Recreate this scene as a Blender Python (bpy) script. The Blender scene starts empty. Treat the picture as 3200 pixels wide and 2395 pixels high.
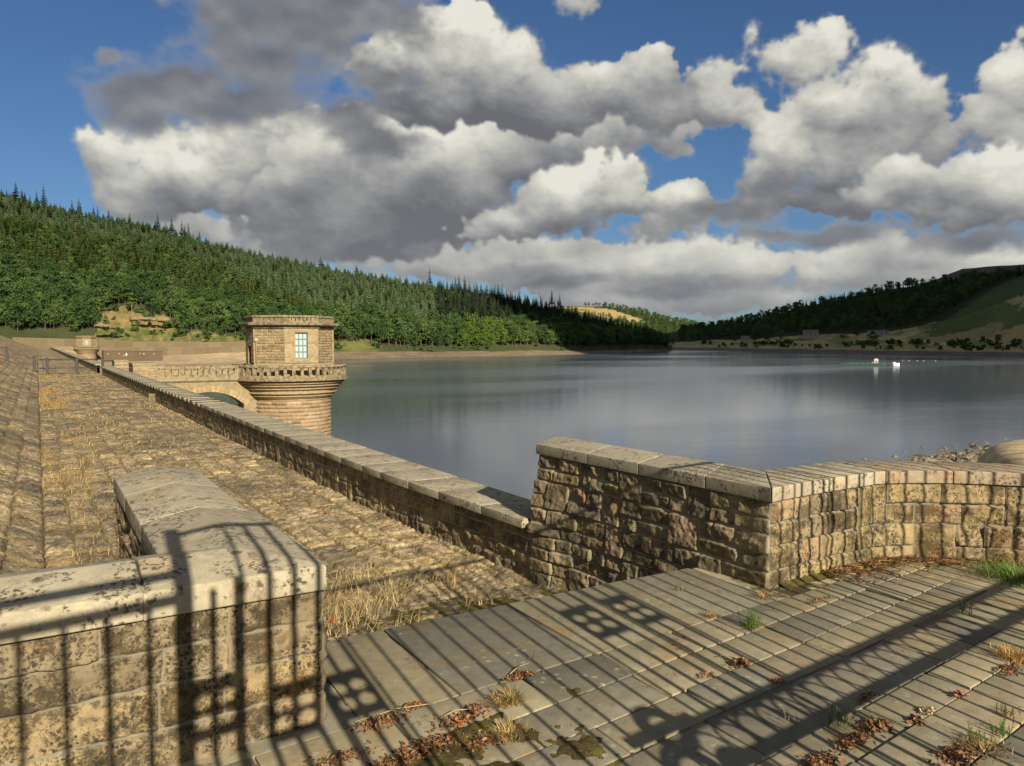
import bpy, bmesh, math, random, os
import numpy as np
from mathutils import Vector, Matrix
R = math.radians
scene = bpy.context.scene
COL = scene.collection
rng = np.random.default_rng(7)
random.seed(7)

# ------------------------------------------------------------------ view
# world: eye at the origin, +Y runs along the dam berm, +X towards the water
FPX, IW, IH, HY, VX = 2430.0, 3200, 2395, 1070.0, 116.0
PITCH = math.atan((IH / 2 - HY) / FPX)
YAW = math.atan((IW / 2 - VX) / math.hypot(FPX, IH / 2 - HY))
SUN_EL, SUN_AZ = R(26.5), R(184.8)          # azimuth from +Y towards +X
ZP, ZB, ZW = -2.2, -3.05, -11.0              # platform, berm, water

def ray(x, y):
    a = (x - IW / 2) / FPX
    b = -(y - IH / 2) / FPX
    c, s = math.cos(PITCH), math.sin(PITCH)
    f, u = c + b * s, b * c - s
    cy, sy = math.cos(YAW), math.sin(YAW)
    return a * cy + f * sy, -a * sy + f * cy, u

def azel(x, y):
    X, Y, u = ray(x, y)
    return math.degrees(math.atan2(X, Y)), math.degrees(math.atan2(u, math.hypot(X, Y)))

cam = bpy.data.objects.new('camera', bpy.data.cameras.new('camera'))
COL.objects.link(cam)
cam.data.sensor_width = 36
cam.data.lens = FPX / IW * 36
cam.data.clip_start = 0.05
cam.data.clip_end = 20000
cam.rotation_euler = (R(90) - PITCH, 0, -YAW)
scene.camera = cam
scene.view_settings.view_transform = 'Standard'
scene.view_settings.look = 'None'
scene.view_settings.gamma = 1
EXPO = 0.75
scene.view_settings.exposure = EXPO

# ------------------------------------------------------------------ node helpers
class NT:
    def __init__(s, tree):
        s.t = tree
    def n(s, typ, **kw):
        nd = s.t.nodes.new(typ)
        for k, v in kw.items():
            if k.startswith('i_'):
                key = k[2:].replace('_', ' ')
                nd.inputs[key].default_value = v
            else:
                setattr(nd, k, v)
        return nd
    def l(s, a, b):
        s.t.links.new(a, b)
    def put(s, sock, v):
        if isinstance(v, bpy.types.NodeSocket):
            s.l(v, sock)
        else:
            sock.default_value = v
    def m(s, op, a, b=None, c=None, clamp=False):
        nd = s.n('ShaderNodeMath', operation=op, use_clamp=clamp)
        s.put(nd.inputs[0], a)
        if b is not None: s.put(nd.inputs[1], b)
        if c is not None: s.put(nd.inputs[2], c)
        return nd.outputs[0]
    def v(s, op, a, b=None, c=None):
        nd = s.n('ShaderNodeVectorMath', operation=op)
        s.put(nd.inputs[0], a)
        if b is not None: s.put(nd.inputs[1], b)
        if c is not None: s.put(nd.inputs[2], c)
        return nd.outputs['Value'] if op in ('LENGTH', 'DOT_PRODUCT', 'DISTANCE') else nd.outputs[0]
    def mix(s, f, a, b, blend='MIX'):
        nd = s.n('ShaderNodeMix', data_type='RGBA', blend_type=blend)
        s.put(nd.inputs[0], f); s.put(nd.inputs[6], a); s.put(nd.inputs[7], b)
        return nd.outputs[2]
    def ss(s, x, lo, hi, a=0.0, b=1.0):
        nd = s.n('ShaderNodeMapRange', interpolation_type='SMOOTHSTEP')
        s.put(nd.inputs[0], x); s.put(nd.inputs[1], lo); s.put(nd.inputs[2], hi)
        s.put(nd.inputs[3], a); s.put(nd.inputs[4], b)
        return nd.outputs[0]
    def noise(s, vec, scale, detail=4, rough=0.55, dist=0.0, dim='3D', col=False):
        nd = s.n('ShaderNodeTexNoise', noise_dimensions=dim)
        s.put(nd.inputs['Vector'], vec)
        nd.inputs['Scale'].default_value = scale
        nd.inputs['Detail'].default_value = detail
        nd.inputs['Roughness'].default_value = rough
        nd.inputs['Distortion'].default_value = dist
        return nd.outputs[1 if col else 0]
    def voro(s, vec, scale, feature='F1', rnd=1.0, out='Distance'):
        nd = s.n('ShaderNodeTexVoronoi', feature=feature)
        s.put(nd.inputs['Vector'], vec)
        nd.inputs['Scale'].default_value = scale
        nd.inputs['Randomness'].default_value = rnd
        return nd.outputs[out]
    def bump(s, h, strength, dist, normal=None):
        nd = s.n('ShaderNodeBump')
        s.put(nd.inputs['Height'], h)
        nd.inputs['Strength'].default_value = strength
        nd.inputs['Distance'].default_value = dist
        if normal: s.l(normal, nd.inputs['Normal'])
        return nd.outputs[0]

# ------------------------------------------------------------------ sky
FAR_C = [(1500,770,260,60),(2150,780,260,60),(2650,790,300,55),(1850,790,200,50),(950,700,260,80),(3000,800,300,60),(1480,830,170,55),(1700,830,420,75),(2050,850,420,90),(2330,850,300,75),(2620,860,330,70),(1900,940,420,60),(2300,930,350,60),(3000,890,350,70),
 (760,740,170,70),(900,770,200,70),(1100,800,240,60),(1330,820,200,60),(560,690,170,60),(2800,800,300,60),(3150,830,200,60)]
MAIN_C = [(1500,700,260,60),(1000,770,240,60),(1250,760,260,60),(640,480,190,110),(780,560,200,130),(880,440,190,100),(980,540,260,150),(900,680,190,110),(1100,680,290,150),(1250,520,290,180),(1400,600,240,140),
 (1550,480,220,120),(1150,430,230,130),(1650,420,200,100),(1800,430,200,110),(1950,390,170,100),(2080,400,120,90),(2130,360,70,60),(1900,520,130,70)]
TOP_C = [(1260,190,190,130),(1440,150,180,150),(1350,290,220,140),(1560,250,170,150),(1700,330,180,110),(1880,280,160,90),(2030,250,90,110),(2060,350,120,90),
 (2230,230,90,60),(2260,320,110,90),(2590,130,110,85),(2470,200,140,90),(2760,220,140,90),(2860,310,120,110),(2630,330,220,100),(2430,420,110,100),(2780,400,170,90),
 (2570,500,290,110),(2740,600,190,80),(2480,620,200,60),(2380,560,90,80),(3170,240,100,150),(3090,370,130,90),(3190,450,90,170),(2340,100,45,50),(1800,5,70,35),(2920,470,110,60)]
FRONT_C = [(330,480,100,80),(470,450,140,60),(430,590,150,110),(600,570,120,100),(690,600,90,70),(720,480,130,80),
 (1860,570,170,95),(1760,640,180,110),(1940,610,100,90),(1640,715,260,50),(2120,640,110,80),(2060,720,150,50),(1560,690,100,50),
 (2820,560,150,70),(2960,560,150,70),(3060,560,220,100),(2990,660,270,70),(3170,600,120,100),(2720,620,120,60)]
SHADE = [(1180,660,330,120),(1430,740,300,60),(1650,600,90,60),(1750,775,260,30),(2330,620,130,90),(2430,640,200,90),(2650,700,260,45),
 (2640,440,130,60),(3080,730,240,50),(600,650,130,60),(1120,560,190,80),(1210,280,110,90),(2050,230,110,70),(2900,620,120,30),(2250,560,120,70),
 (1800,880,180,25),(2150,890,220,22),(2500,890,200,20),(1620,840,120,25),(2060,920,200,15),(900,640,120,70)]
DARK = [(430,320,150,95),(600,300,260,120),(800,320,170,90),(800,190,220,140),(740,70,150,100),(960,90,230,140),(1140,50,210,110),(900,20,300,90),
 (1100,390,140,75),(1190,450,130,55),(1160,270,90,55),(340,170,50,35),(2270,670,170,50),(2600,735,200,42),(3060,745,200,42),(2440,740,130,32)]

# 2-D gradient noise used for the sky and for the carved stone
def lattice(shape_u, shape_v, seed):
    r = np.random.default_rng(seed)
    a = r.random((256, 256)) * 2 * np.pi
    return np.cos(a), np.sin(a)
_LC = {}
def perlin(u, v, seed=0):
    if seed not in _LC:
        a = np.random.default_rng(seed + 1000).random((256, 256)) * 2 * np.pi
        _LC[seed] = (np.cos(a).astype(np.float32), np.sin(a).astype(np.float32))
    gx, gy = _LC[seed]
    iu = np.floor(u).astype(np.int64); iv = np.floor(v).astype(np.int64)
    fu = (u - iu).astype(np.float32); fv = (v - iv).astype(np.float32)
    su = fu * fu * fu * (fu * (fu * 6 - 15) + 10); sv = fv * fv * fv * (fv * (fv * 6 - 15) + 10)
    def g(a, b):
        x, y = (iu + a) & 255, (iv + b) & 255
        return gx[x, y] * (fu - a) + gy[x, y] * (fv - b)
    n0 = g(0, 0) * (1 - su) + g(1, 0) * su
    n1 = g(0, 1) * (1 - su) + g(1, 1) * su
    return (n0 * (1 - sv) + n1 * sv) * 1.4
def fbm(u, v, octaves=5, seed=0, gain=0.5, lac=2.03):
    t = 0; a = 1.0; f = 1.0; s = 0
    for k in range(octaves):
        t = t + a * perlin(u * f + 17.3 * k, v * f + 9.1 * k, seed + k)
        s += a; a *= gain; f *= lac
    return t / s
def sstep(x, a, b):
    t = np.clip((x - a) / (b - a), 0, 1)
    return t * t * (3 - 2 * t)
def gblur(a, s):
    k = int(s * 3) + 1
    x = np.arange(-k, k + 1); g = np.exp(-x * x / (2 * s * s)); g /= g.sum()
    def conv(m, axis):
        n = m.shape[axis]; L = n + 2 * k
        F = np.fft.rfft(np.pad(m, [(k, k) if i == axis else (0, 0) for i in range(2)], mode='edge'), axis=axis)
        G = np.fft.rfft(g, L)
        G = G[None, :] if axis == 1 else G[:, None]
        o = np.fft.irfft(F * G, L, axis=axis)
        o = np.roll(o, -k, axis=axis)
        return o[:, k:k + n] if axis == 1 else o[k:k + n, :]
    return conv(conv(a, 1), 0).astype(np.float32)

def make_clouds():
    PPD = 16.0; SW, SH = 5760, 880          # 360 x 55 degrees
    r = np.random.default_rng(11)
    def topx(b):
        x, y, rx, ry = b
        a, e = azel(x, y); a1, _ = azel(x + rx, y); _, e2 = azel(x, y - ry)
        return (a + 180) * PPD, e * PPD, max(a1 - a, .3) * PPD, max(e2 - e, .3) * PPD
    X = [0, .2, .4, .6, .8, 1]
    C = np.array([(.145, .150, .165), (.205, .210, .225), (.295, .30, .30), (.43, .43, .405), (.60, .59, .525), (.80, .78, .69)])
    out = np.zeros((SH, SW, 4), np.float32)
    def region(a0, a1, ppd, groups, dark):
        """paint cloud banks, far to near, between two azimuths"""
        w_, h_ = int((a1 - a0) * ppd), int(55 * ppd); k = ppd / PPD; ox = (a0 + 180) * ppd
        el, az = np.mgrid[0:h_, 0:w_].astype(np.float32); el /= ppd; az = az / ppd + a0
        pers = 9.0 / (el + 9.0)               # features shrink towards the horizon
        nu, nv = az * .22, el * .3
        amp = 26 * (1 - .65 * pers) * k
        f3 = fbm(az * .8, el * 1.0, 6, 21, .6); f4 = fbm(az * .28, el * .42, 4, 33, .5)
        f5 = fbm(az * .13 + 5, el * .2 + 3, 4, 51, .5); f6 = fbm(az * 2.4, el * 2.8, 4, 61, .6)
        w1 = fbm(nu, nv, 6, 3, .55); w2 = fbm(nu + 40, nv + 11, 6, 9, .55)
        def field(bl):
            acc = np.full((h_, w_), 9, np.float32)
            for cx, cy, rx, ry in bl:
                cx, cy, rx, ry = cx * k - ox, cy * k, rx * k, ry * k
                x0, x1 = int(max(cx - 2.2 * rx, 0)), int(min(cx + 2.2 * rx, w_)); y0, y1 = int(max(cy - 2.2 * ry, 0)), int(min(cy + 2.2 * ry, h_))
                if x1 <= x0 or y1 <= y0: continue
                s_ = (slice(y0, y1), slice(x0, x1))
                px = (az[s_] - a0) * ppd + w2[s_] * amp[s_] * 1.6; py = el[s_] * ppd + w1[s_] * amp[s_] * 1.3
                d = np.sqrt(((px - cx) / rx) ** 2 + ((py - cy) / ry) ** 2)
                a_ = acc[s_]; h = np.clip(.5 + .5 * (a_ - d) / .35, 0, 1)
                acc[s_] = a_ * (1 - h) + d * h - .35 * h * (1 - h)
            return 1 - acc
        sh = sstep(field([topx(b) for b in SHADE]) + f4 * .4 + f3 * .2, -.55, .6) if dark else 0
        L = np.full((h_, w_), .5, np.float32); A = np.zeros((h_, w_), np.float32)
        for g, (blobs, base, contrast) in enumerate(groups):
            H = np.zeros((h_, w_), np.float32); M = np.zeros((h_, w_), np.float32)
            def puff(cx, cy, rad, zc):
                x0, x1 = int(max(cx - rad, 0)), int(min(cx + rad + 1, w_)); y0, y1 = int(max(cy - rad, 0)), int(min(cy + rad + 1, h_))
                if x1 <= x0 or y1 <= y0: return
                yy, xx = np.mgrid[y0:y1, x0:x1]
                d2 = ((xx - cx) ** 2 + (yy - cy) ** 2) / (rad * rad)
                np.maximum(H[y0:y1, x0:x1], np.where(d2 < 1, zc + rad * np.sqrt(np.clip(1 - d2, 0, 1)), 0), out=H[y0:y1, x0:x1])
                np.maximum(M[y0:y1, x0:x1], np.clip((1 - np.sqrt(d2)) / 0.4, 0, 1), out=M[y0:y1, x0:x1])
            for (cx, cy, rx, ry) in blobs:
                cx, cy, rx, ry = cx * k - ox, cy * k, rx * k, ry * k
                m = min(rx, ry)
                for q_ in range(min(int(26 + 0.017 * rx * ry / (k * k)), 150)):
                    t = r.uniform(0, 2 * np.pi); q = math.sqrt(r.uniform(0, 1)) * .95
                    rad = max(m * (1 - q) * .8, m * r.uniform(.10, .3), 3 * k)
                    puff(cx + rx * q * math.cos(t), cy + ry * q * math.sin(t), rad, m * .75 * math.sqrt(max(1 - q * q, 0)))
            sft = g * 37.7                     # each bank gets its own billows
            v1 = fbm(nu + sft, nv, 6, 3, .55); v2 = fbm(nu + 40, nv + 11 + sft, 6, 9, .55)
            yi = np.clip(np.rint(el * ppd + v1 * amp), 0, h_ - 1).astype(int); xi = np.clip(np.rint((az - a0) * ppd + v2 * amp * 1.2), 0, w_ - 1).astype(int)
            H = H[yi, xi]; M = M[yi, xi]
            M = gblur(M, 2.2 * k) * .5 + gblur(M, 8 * k) * .5
            soft = np.clip(.5 + 2.2 * np.roll(f5, g * 300, 1), 0, 1)       # some edges crisp, others frayed
            e3 = np.roll(f3, g * 171, 1); e4 = np.roll(f4, g * 233, 1)
            al = np.clip(sstep(M + e3 * .46 + e4 * .38 + f6 * .28, .10 + .14 * (1 - soft), .48 + .42 * soft), 0, 1)
            al = al * sstep(M, .03, .16)
            Hb = (gblur(H, 2.4 * k) * .42 + gblur(H, 7 * k) * .58) / k + (e3 * 3.2 + e4 * 6 + f6 * .7) * np.clip(1.2 - pers, .3, 1)
            gy_, gx_ = np.gradient(Hb); gy_ /= k; gx_ /= k
            nz = 1 / np.sqrt(1 + (gx_ * .8) ** 2 + (gy_ * .8) ** 2)
            lam = (-gx_ * .14 - gy_ * .50 + .76) * nz     # light from behind the viewer, above
            gyb, gxb = np.gradient(gblur(H, 22 * k) / k); lamb = -(gyb * .8 - gxb * .10) / k
            ao = np.clip((Hb - gblur(Hb, 14 * k)) / 22, -1, 1)
            lum = base + contrast * (.30 * lam + .62 * lamb + .22 * ao + .24 * e4 + .10 * e3 + .05 * f6) + .34 * f5 - .19 * sh
            L = L * (1 - al) + lum * al; A = 1 - (1 - A) * (1 - al)
        L = np.clip(gblur(L, .8 * k) if k > .6 else L, 0, 1)
        if dark:
            fd = field([topx(b) for b in DARK])
            aD = sstep(fd + f4 * .75 + f3 * .30, -.42, .55) * .94
            rel = np.gradient(gblur(f4 + f3 * .35, 5))[0] * 22
            ld = np.clip(.17 + .16 * f4 + .06 * f3 + .13 * (1 - sstep(fd, -.2, .6)) - np.clip(rel, -.1, .1) * .0 + rel * .25, 0, 1)
            L = L * (1 - aD) + ld * aD; A = 1 - (1 - A) * (1 - aD)
        hz = np.exp(-el / 4.0) * .35
        o = np.zeros((h_, w_, 4), np.float32)
        for c in range(3): o[..., c] = np.interp(L, X, C[:, c]).astype(np.float32) * (1 - hz) + (.40, .43, .46)[c] * hz
        o[..., 3] = A * sstep(el, .05, .8)
        return o
    rest = []
    for q_ in range(330):                    # the rest of the round sky, coarser
        a = r.uniform(60, 335); e = abs(r.normal(0, 16)) + 2
        rest.append((((a + 180) % 360) * PPD, e * PPD, r.uniform(2, 7) * PPD * (.4 + e / 25), r.uniform(1, 3) * PPD * (.4 + e / 25)))
    o = region(-180, 180, 4.0, [(rest, .34, 1.0)], False)
    out[:] = np.repeat(np.repeat(o, 4, 0), 4, 1)
    a0, a1 = -24, 92
    o = region(a0, a1, PPD, [([topx(b) for b in FAR_C], .45, .70), ([topx(b) for b in MAIN_C], .40, .72), ([topx(b) for b in TOP_C], .40, .90), ([topx(b) for b in FRONT_C], .43, .95)], True)
    x0 = int((a0 + 180) * PPD); wd = o.shape[1]
    bl = np.ones(wd); bl[:130] = np.linspace(0, 1, 130); bl[-130:] = np.linspace(1, 0, 130)
    out[:, x0:x0 + wd] = out[:, x0:x0 + wd] * (1 - bl[None, :, None]) + o * bl[None, :, None]
    img = bpy.data.images.new('cloud_sky', SW, SH, alpha=True, float_buffer=True)
    img.colorspace_settings.name = 'Non-Color'
    img.alpha_mode = 'CHANNEL_PACKED'
    img.pixels.foreach_set(out.ravel())
    img.update()
    return img

world = bpy.data.worlds.new('World')
scene.world = world
world.use_nodes = True
world.node_tree.nodes.clear()
w = NT(world.node_tree)
tc = w.n('ShaderNodeTexCoord')
sep = w.n('ShaderNodeSeparateXYZ'); w.l(tc.outputs['Generated'], sep.inputs[0])
uu = w.m('MULTIPLY_ADD', w.m('ARCTAN2', sep.outputs[0], sep.outputs[1]), 1 / (2 * math.pi), 0.5)
vv = w.m('MULTIPLY', w.m('ARCSINE', sep.outputs[2]), 57.29578 / 55.0)
comb = w.n('ShaderNodeCombineXYZ'); w.l(uu, comb.inputs[0]); w.l(vv, comb.inputs[1])
it = w.n('ShaderNodeTexImage', extension='EXTEND', interpolation='Cubic')
it.image = make_clouds()
w.l(comb.outputs[0], it.inputs[0])
sky = w.n('ShaderNodeTexSky', sky_type='NISHITA', sun_disc=False)
sky.sun_elevation = SUN_EL
sky.sun_rotation = SUN_AZ
sky.air_density = 1.0; sky.dust_density = 0.6; sky.ozone_density = 2.5
SKYK = 0.06
blue = w.mix(1.0, sky.outputs[0], (0.40, 0.535, 0.70, 1), 'MULTIPLY')
CLK = 2 ** -EXPO / SKYK
cl = w.mix(1.0, it.outputs[0], (CLK, CLK, CLK, 1), 'MULTIPLY')
bg = w.n('ShaderNodeBackground'); bg.inputs[1].default_value = SKYK
hi = w.ss(sep.outputs[2], 0.60, 0.80)         # unseen cloud veil added overhead to turn the sky fill neutral grey
up = w.m('MULTIPLY', it.outputs[1], w.m('SUBTRACT', 1.0, hi))
low = w.mix(up, blue, cl)
w.l(w.mix(w.m('MULTIPLY', hi, .75), low, (2.6, 2.5, 2.3, 1)), bg.inputs[0])
wo = w.n('ShaderNodeOutputWorld'); w.l(bg.outputs[0], wo.inputs[0])

sun = bpy.data.objects.new('sun', bpy.data.lights.new('sun', 'SUN'))
COL.objects.link(sun)
sun.data.energy = 5.0; sun.data.angle = R(0.4); sun.data.color = (1.0, 0.88, 0.68)
sd = Vector((math.sin(SUN_AZ) * math.cos(SUN_EL), math.cos(SUN_AZ) * math.cos(SUN_EL), math.sin(SUN_EL)))
sun.rotation_euler = sd.to_track_quat('Z', 'Y').to_euler()
# ------------------------------------------------------------------ mesh builder
class MB:
    def __init__(s):
        s.V = []; s.L = []; s.T = []; s.M = []; s.C = []; s.n = 0; s.S = []
    def add(s, verts, faces, tone=(0.3, 0.3, 0.3, 0), mat=0, smooth=False):
        verts = np.asarray(verts, np.float32).reshape(-1, 3)
        k = len(verts)
        if isinstance(faces, np.ndarray):
            lt = np.full(len(faces), faces.shape[1], np.int32); lp = faces.astype(np.int32).ravel()
        else:
            lt = np.array([len(f) for f in faces], np.int32); lp = np.array([i for f in faces for i in f], np.int32)
        t = np.asarray(tone, np.float32)
        if t.ndim == 1:
            if len(t) == 3: t = np.append(t, 0)
            t = np.tile(t, (k, 1))
        s.V.append(verts); s.L.append(lp + s.n); s.T.append(lt); s.C.append(t)
        s.M.append(np.full(len(lt), mat, np.int32)); s.S.append(np.full(len(lt), smooth, bool)); s.n += k
        return s
    def grid(s, P, tone, mat=0, smooth=True, flip=False):
        n, m = P.shape[:2]
        i = np.arange(n * m).reshape(n, m)
        q = np.stack([i[:-1, :-1], i[1:, :-1], i[1:, 1:], i[:-1, 1:]], -1).reshape(-1, 4)
        if flip: q = q[:, ::-1]
        t = np.asarray(tone, np.float32)
        if t.ndim == 3: t = t.reshape(-1, t.shape[-1])
        return s.add(P.reshape(-1, 3), q, t, mat, smooth)
    def box(s, x0, x1, y0, y1, z0, z1, tone=(0.3, 0.3, 0.3), mat=0):
        v = [(x0,y0,z0),(x1,y0,z0),(x1,y1,z0),(x0,y1,z0),(x0,y0,z1),(x1,y0,z1),(x1,y1,z1),(x0,y1,z1)]
        return s.add(v, [(0,3,2,1),(4,5,6,7),(0,1,5,4),(1,2,6,5),(2,3,7,6),(3,0,4,7)], tone, mat)
    def obox(s, c, a, hx, hy, z0, z1, tone=(0.3, 0.3, 0.3), mat=0):
        ca, sa = math.cos(a), math.sin(a)
        p = [(c[0] + x * ca - y * sa, c[1] + x * sa + y * ca) for x, y in ((-hx,-hy),(hx,-hy),(hx,hy),(-hx,hy))]
        return s.prism(p, z0, z1, tone, mat)
    def prism(s, poly, z0, z1, tone=(0.3, 0.3, 0.3), mat=0):
        k = len(poly)
        v = [(p[0], p[1], z0) for p in poly] + [(p[0], p[1], z1) for p in poly]
        f = [tuple(reversed(range(k))), tuple(range(k, 2 * k))] + [(i, (i + 1) % k, k + (i + 1) % k, k + i) for i in range(k)]
        return s.add(v, f, tone, mat)
    def bev(s, bot, top, b, tone, mat=0, seg=2, jit=0.0):
        """solid between two rings of points with its edges rounded"""
        bm = bmesh.new()
        B = [bm.verts.new(p) for p in bot]; T = [bm.verts.new(p) for p in top]
        k = len(B)
        bm.faces.new(B[::-1]); bm.faces.new(T)
        for i in range(k):
            bm.faces.new((B[i], B[(i + 1) % k], T[(i + 1) % k], T[i]))
        bmesh.ops.recalc_face_normals(bm, faces=bm.faces[:])
        if b > 0:
            bmesh.ops.bevel(bm, geom=bm.edges[:] + bm.verts[:], offset=b, segments=seg, affect='EDGES', profile=0.6)
        if jit:
            for v_ in bm.verts: v_.co += Vector((random.gauss(0, jit), random.gauss(0, jit), random.gauss(0, jit)))
        bm.verts.index_update()
        s.add([v_.co[:] for v_ in bm.verts], [[v_.index for v_ in f.verts] for f in bm.faces], tone, mat, smooth=seg > 1)
        bm.free()
        return s
    def tube(s, pts, r, k=6, tone=(0.3, 0.3, 0.3), mat=0, cap=True):
        pts = [Vector(p) for p in pts]
        rs = r if isinstance(r, (list, tuple)) else [r] * len(pts)
        V = []
        up = Vector((0, 0, 1))
        for i, p in enumerate(pts):
            d = (pts[min(i + 1, len(pts) - 1)] - pts[max(i - 1, 0)]).normalized()
            a = d.cross(up)
            if a.length < 1e-3: a = d.cross(Vector((0, 1, 0)))
            a.normalize(); b = d.cross(a)
            for j in range(k):
                t = 2 * math.pi * j / k
                V.append(p + (a * math.cos(t) + b * math.sin(t)) * rs[i])
        F = []
        for i in range(len(pts) - 1):
            for j in range(k):
                F.append((i*k + j, i*k + (j+1) % k, (i+1)*k + (j+1) % k, (i+1)*k + j))
        if cap:
            F.append(tuple(range(k))[::-1]); F.append(tuple(range((len(pts)-1)*k, len(pts)*k)))
        return s.add([v_[:] for v_ in V], F, tone, mat, smooth=True)
    def lathe(s, prof, c, k=64, tone=(0.3, 0.3, 0.3), mat=0, a0=0.0, a1=2 * math.pi, smooth=False):
        a = np.linspace(a0, a1, k + 1)
        pr = np.array(prof, np.float32)
        P = np.zeros((k + 1, len(pr), 3), np.float32)
        P[..., 0] = c[0] + np.cos(a)[:, None] * pr[None, :, 0]
        P[..., 1] = c[1] + np.sin(a)[:, None] * pr[None, :, 0]
        P[..., 2] = pr[None, :, 1]
        return s.grid(P, tone, mat, smooth)
    def build(s, name, mats, parent=None):
        me = bpy.data.meshes.new(name)
        V = np.concatenate(s.V); L = np.concatenate(s.L); T = np.concatenate(s.T); M = np.concatenate(s.M); C = np.concatenate(s.C); S = np.concatenate(s.S)
        me.vertices.add(len(V)); me.vertices.foreach_set('co', V.ravel())
        me.loops.add(len(L)); me.loops.foreach_set('vertex_index', L)
        st = np.zeros(len(T), np.int32); st[1:] = np.cumsum(T)[:-1]
        me.polygons.add(len(T)); me.polygons.foreach_set('loop_start', st)
        me.polygons.foreach_set('material_index', M); me.polygons.foreach_set('use_smooth', S)
        for m_ in (mats if isinstance(mats, (list, tuple)) else [mats]): me.materials.append(m_)
        a = me.attributes.new('tone', 'FLOAT_COLOR', 'POINT'); a.data.foreach_set('color', C.ravel())
        me.update(calc_edges=True)
        me.validate()
        o = bpy.data.objects.new(name, me)
        COL.objects.link(o)
        if parent is not None: o.parent = parent
        return o

def thing(name, label, cat, loc=(0, 0, 0), group=None):
    o = bpy.data.objects.new(name, None); COL.objects.link(o)
    o.location = loc; o.empty_display_size = 0.2
    return tag(o, label, cat, group)
def tag(o, label, cat, group=None):
    o['label'] = label; o['category'] = cat
    if group: o['group'] = group
    return o
def struct(o):
    o['kind'] = 'structure'; return o
def stuff(o, label=None, cat=None):
    o['kind'] = 'stuff'
    if label: o['label'] = label
    if cat: o['category'] = cat
    return o
def under(o, root):
    """parent a mesh built in world coordinates under a thing"""
    o.parent = root
    o.matrix_parent_inverse = Matrix.Translation(-Vector(root.location))
    return o

# ------------------------------------------------------------------ materials
def new_mat(name):
    m = bpy.data.materials.new(name); m.use_nodes = True
    m.node_tree.nodes.clear()
    t = NT(m.node_tree)
    b = t.n('ShaderNodeBsdfPrincipled'); o = t.n('ShaderNodeOutputMaterial')
    t.l(b.outputs[0], o.inputs[0])
    b.inputs['Specular IOR Level'].default_value = 0.25
    b.inputs['Roughness'].default_value = 0.9
    return m, t, b
def flat_mat(name, col, rough=0.6, metal=0.0, var=0.25, scale=8, spec=0.4):
    m, t, b = new_mat(name)
    tcn = t.n('ShaderNodeTexCoord')
    nz = t.noise(tcn.outputs['Object'], scale, 5, 0.6)
    c = t.mix(nz, tuple(x * (1 - var) for x in col) + (1,), tuple(min(x * (1 + var), 1) for x in col) + (1,))
    t.l(c, b.inputs['Base Color'])
    b.inputs['Roughness'].default_value = rough; b.inputs['Metallic'].default_value = metal
    b.inputs['Specular IOR Level'].default_value = spec
    t.l(t.bump(nz, 0.2, 0.01), b.inputs['Normal'])
    return m
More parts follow.
